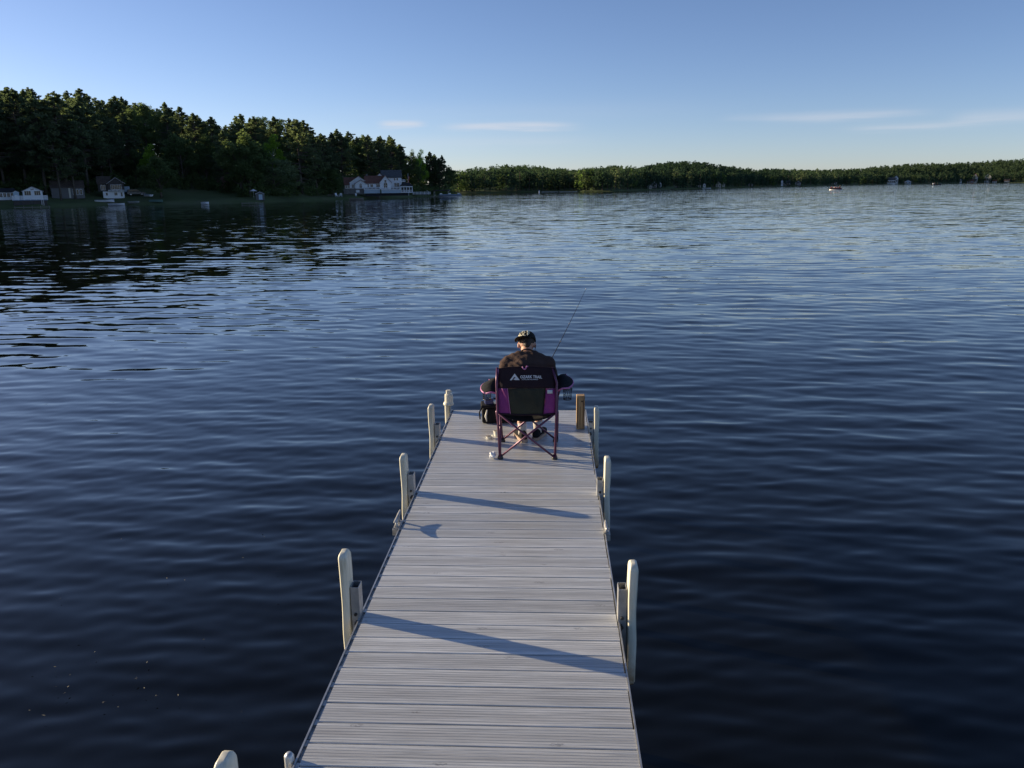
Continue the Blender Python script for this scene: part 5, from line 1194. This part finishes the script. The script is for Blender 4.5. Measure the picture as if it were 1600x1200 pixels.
# raised pale stitching strokes in two rows on the panel over the brim
def cap_pt(a, hgt):
    s = math.asin(min(.98, hgt)); c_ = math.cos(s) ** .72
    return CC + crot @ Vector((.0895 * math.cos(a) * c_, .1065 * math.sin(a) * c_, -.005 + .0955 * math.sin(s)))
strokes = {'M': [((0, 0), (0, 1)), ((0, 1), (.5, .4)), ((.5, .4), (1, 1)), ((1, 1), (1, 0))], 'I': [((.5, 0), (.5, 1))], 'L': [((.15, 1), (.15, 0)), ((.15, 0), (.9, 0))],
           'B': [((.1, 0), (.1, 1)), ((.1, 1), (.85, .85)), ((.85, .85), (.85, .6)), ((.85, .6), (.1, .5)), ((.1, .5), (.95, .35)), ((.95, .35), (.85, .05)), ((.85, .05), (.1, 0))],
           'U': [((.1, 1), (.1, .1)), ((.1, .1), (.9, .1)), ((.9, .1), (.9, 1))], 'F': [((.1, 0), (.1, 1)), ((.1, 1), (.9, 1)), ((.1, .5), (.7, .5))]}
A0 = math.radians(-120)
for row, (word, h0, h1) in enumerate((('MILB', .56, .80), ('MULF', .20, .46))):
    for i_, chh in enumerate(word):
        emb = MB(); a_l = A0 + (i_ * .40 - .62); 
        for (p, q_) in strokes[chh]:
            emb.tube([cap_pt(a_l + p[0] * .29, h0 + (h1 - h0) * p[1]), cap_pt(a_l + (p[0] + q_[0]) / 2 * .29, h0 + (h1 - h0) * (p[1] + q_[1]) / 2), cap_pt(a_l + q_[0] * .29, h0 + (h1 - h0) * q_[1])], .0046, 5)
        emb.build('embroidery', M_CREAM, crn)
# spectacle temple / cord at the right ear
MB().tube([hd(.083, .06, -.02), hd(.086, 0, -.02), hd(.084, -.03, -.045), hd(.080, -.035, -.10)], .0030, 6).build('glasses_cord', M_BLACKP, per, smooth=True)

# fishing rod
rod = empty('fishing_rod', (0, 0, 0)); tag(rod, 'thin dark fishing rod rising from the seated person towards the right', 'fishing rod')
tip = Vector(on_y(915.5, 451.5, 8.75)); base = Vector((-.075, 7.83, 1.475)); mid0 = Vector(on_y(862, 560, 8.02))
butt = base - (mid0 - base).normalized() * .20
pts = [butt, base, mid0] + [mid0.lerp(tip, t) + Vector((0, 0, -.012 * math.sin(t * math.pi))) for t in (.25, .5, .75, 1)]
blank = MB().tube(pts[1:], [.0048, .0044, .0037, .003, .0023, .0015], 8).build('blank', M_BLACKP, rod, smooth=True)
MB().tube([butt, base + (mid0 - base) * .25], .0115, 10).build('grip', simple('cork_grip', (.35, .24, .14), .8, scale=60), rod, smooth=True)
MB().tube([base + (mid0 - base) * .3 + Vector((-.03, 0, -.045)), base + (mid0 - base) * .3 + Vector((.03, 0, -.045))], .024, 14).tube([base + (mid0 - base) * .3, base + (mid0 - base) * .3 + Vector((0, 0, -.04))], .006, 6).build('reel', M_STEELD, rod, smooth=True)
for t in (.25, .5, .75): MB().ring(mid0.lerp(tip, t) + Vector((0, 0, -.014)), .008, .0015, (tip - mid0), 10, 4).build('line_guide', M_ALU, rod)
MB().ell(tip, (.005, .005, .006), 8, 6).build('tip_guide', M_WHITE, rod, smooth=True)

# ------------------------------------------------------------------ things lying on the dock
def dock_pt(px, py): return Vector(on_z(px, py, ZD))
bag = empty('cooler_bag', (-.600, 8.26, ZD), .10); tag(bag, 'black soft cooler bag left of the chair with its lid askew', 'bag')
vs = MB().box(-.145, .145, -.10, .10, .003, .17).build('body', M_BLACKF, bag, smooth=False, bevel=.025)
MB().box(-.155, .145, -.105, .105, .172, .205).build('lid', M_BLACKF, bag, bevel=.014)
MB().box(-.13, -.06, -.115, -.104, .03, .15).build('side_pocket', M_TUB, bag, bevel=.004) if False else MB().tube([(-.095, -.104, .03), (-.105, -.112, .09), (-.09, -.108, .16)], [.004, .012, .006], 8).build('strap_highlight', M_TUB, bag, smooth=True)
MB().tube([(-.14, -.02, .17), (-.17, -.05, .12), (-.165, -.04, .04)], .008, 8).build('strap', M_BLACKF, bag, smooth=True)
MB().tube([(-.10, 0, .205), (-.05, .01, .25), (.06, .01, .25), (.11, 0, .205)], .009, 8).build('handle', M_BLACKF, bag, smooth=True)
bx = empty('tackle_box', (-.665, 8.22, ZD + .2072), .25); tag(bx, 'small navy box resting on the left of the black cooler bag', 'box')
MB().box(-.045, .045, -.04, .04, 0, .055).build('body', M_NAVY, bx, bevel=.008); MB().box(-.047, .047, -.042, .042, .056, .064).build('lid', M_NAVY, bx, bevel=.003)
pc = empty('folded_cloth', (-.575, 8.20, ZD + .2072), -.4); tag(pc, 'crumpled pale cloth tucked beside the navy box on the cooler bag', 'cloth')
blob_mesh('cloth', [((0, 0, .018), (.045, .032, .018)), ((.03, .01, .015), (.04, .02, .014)), ((-.015, -.012, .028), (.025, .02, .018))], .006, M_TUB, pc, 2)
pch = empty('sandal_pair', (-.40, 8.20, ZD), .4); tag(pch, 'flat black pouch lying between the cooler bag and the chair leg', 'pouch'); pch.name = 'black_pouch'
blob_mesh('pouch', [((0, 0, .025), (.07, .045, .022)), ((.05, 0, .02), (.045, .035, .018)), ((-.045, .01, .022), (.04, .04, .02))], .007, M_BLACKF, pch, 3)
MB().box(-.03, .0, -.046, -.035, .045, .055).box(.03, .055, -.04, -.03, .038, .046).build('tag', M_PRINT, pch)
def tub(p, r, h, label, hole=True, tilt_=0):
    o = empty('bait_tub', tuple(p)); tag(o, label, 'tub'); o.rotation_euler.x = tilt_
    n = 22; prof = [(r * .82, .002), (r * .98, h * .93), (r * 1.06, h * .94), (r * 1.06, h), (r * .93, h), (r * .80, h * .35), (0.001, h * .35)]
    vs = [(a * math.cos(2*math.pi*k_/n), a * math.sin(2*math.pi*k_/n), z) for a, z in prof for k_ in range(n)]
    MB().add(vs, [(j*n+k_, j*n+(k_+1) % n, (j+1)*n+(k_+1) % n, (j+1)*n+k_) for j in range(len(prof)-1) for k_ in range(n)] + [tuple(range(n-1, -1, -1))]).build('tub', M_TUB, o, smooth=False)
    b = MB().ell((0, 0, h * .38), (r * .78, r * .78, h * .12), 12, 6).build('bait', simple('dark_soil', (.05, .035, .025), .9), o, smooth=True)
tub(dock_pt(777, 681), .040, .058, 'taller white bait tub, right of the low one beside the chair leg'); tub(dock_pt(764.5, 685), .036, .026, 'low round white tub, left of the taller one beside the chair leg')
kc = empty('crumpled_wrapper', tuple(dock_pt(770, 716.5))); tag(kc, 'crumpled white plastic wrapper against the rear left foot of the chair', 'wrapper')
m = MB().ell((0, 0, .032), (.030, .028, .032), 12, 9); m.v = [tuple(Vector(v) + Vector(v - Vector((0, 0, .03))).normalized() * .016 * mn.noise(v * 45)) for v in map(Vector, m.v)]
m.v = [(x, y_, max(z, .001)) for x, y_, z in m.v]; m.build('wrapper', M_PAPER, kc)
# specks of pollen and leaf bits drifting on the near water
rs_ = np.random.default_rng(5); m = MB()
for i_ in range(30):
    px_, py_ = rs_.uniform(0, 470), rs_.uniform(820, 1190)
    if rs_.random() < .5: px_, py_ = rs_.normal(130, 70), rs_.normal(1080, 50)
    p = on_z(px_, py_, 0); 
    if p[0] > -1.4: continue
    a = rs_.uniform(0, 3.14); L_ = rs_.uniform(.003, .016); w_ = rs_.uniform(.002, .0045); c, s__ = math.cos(a), math.sin(a)
    m.add([(p[0] - c*L_, p[1] - s__*L_, .035), (p[0] + s__*w_, p[1] - c*w_, .037), (p[0] + c*L_, p[1] + s__*L_, .036), (p[0] - s__*w_, p[1] + c*w_, .034)], [(0, 1, 2, 3)])
o = m.build('floating_debris', simple('straw_bits', (.14, .125, .08), .8)); tag(o, 'pale bits of straw and pollen floating on the dark water left of the dock', 'debris', kind='stuff')
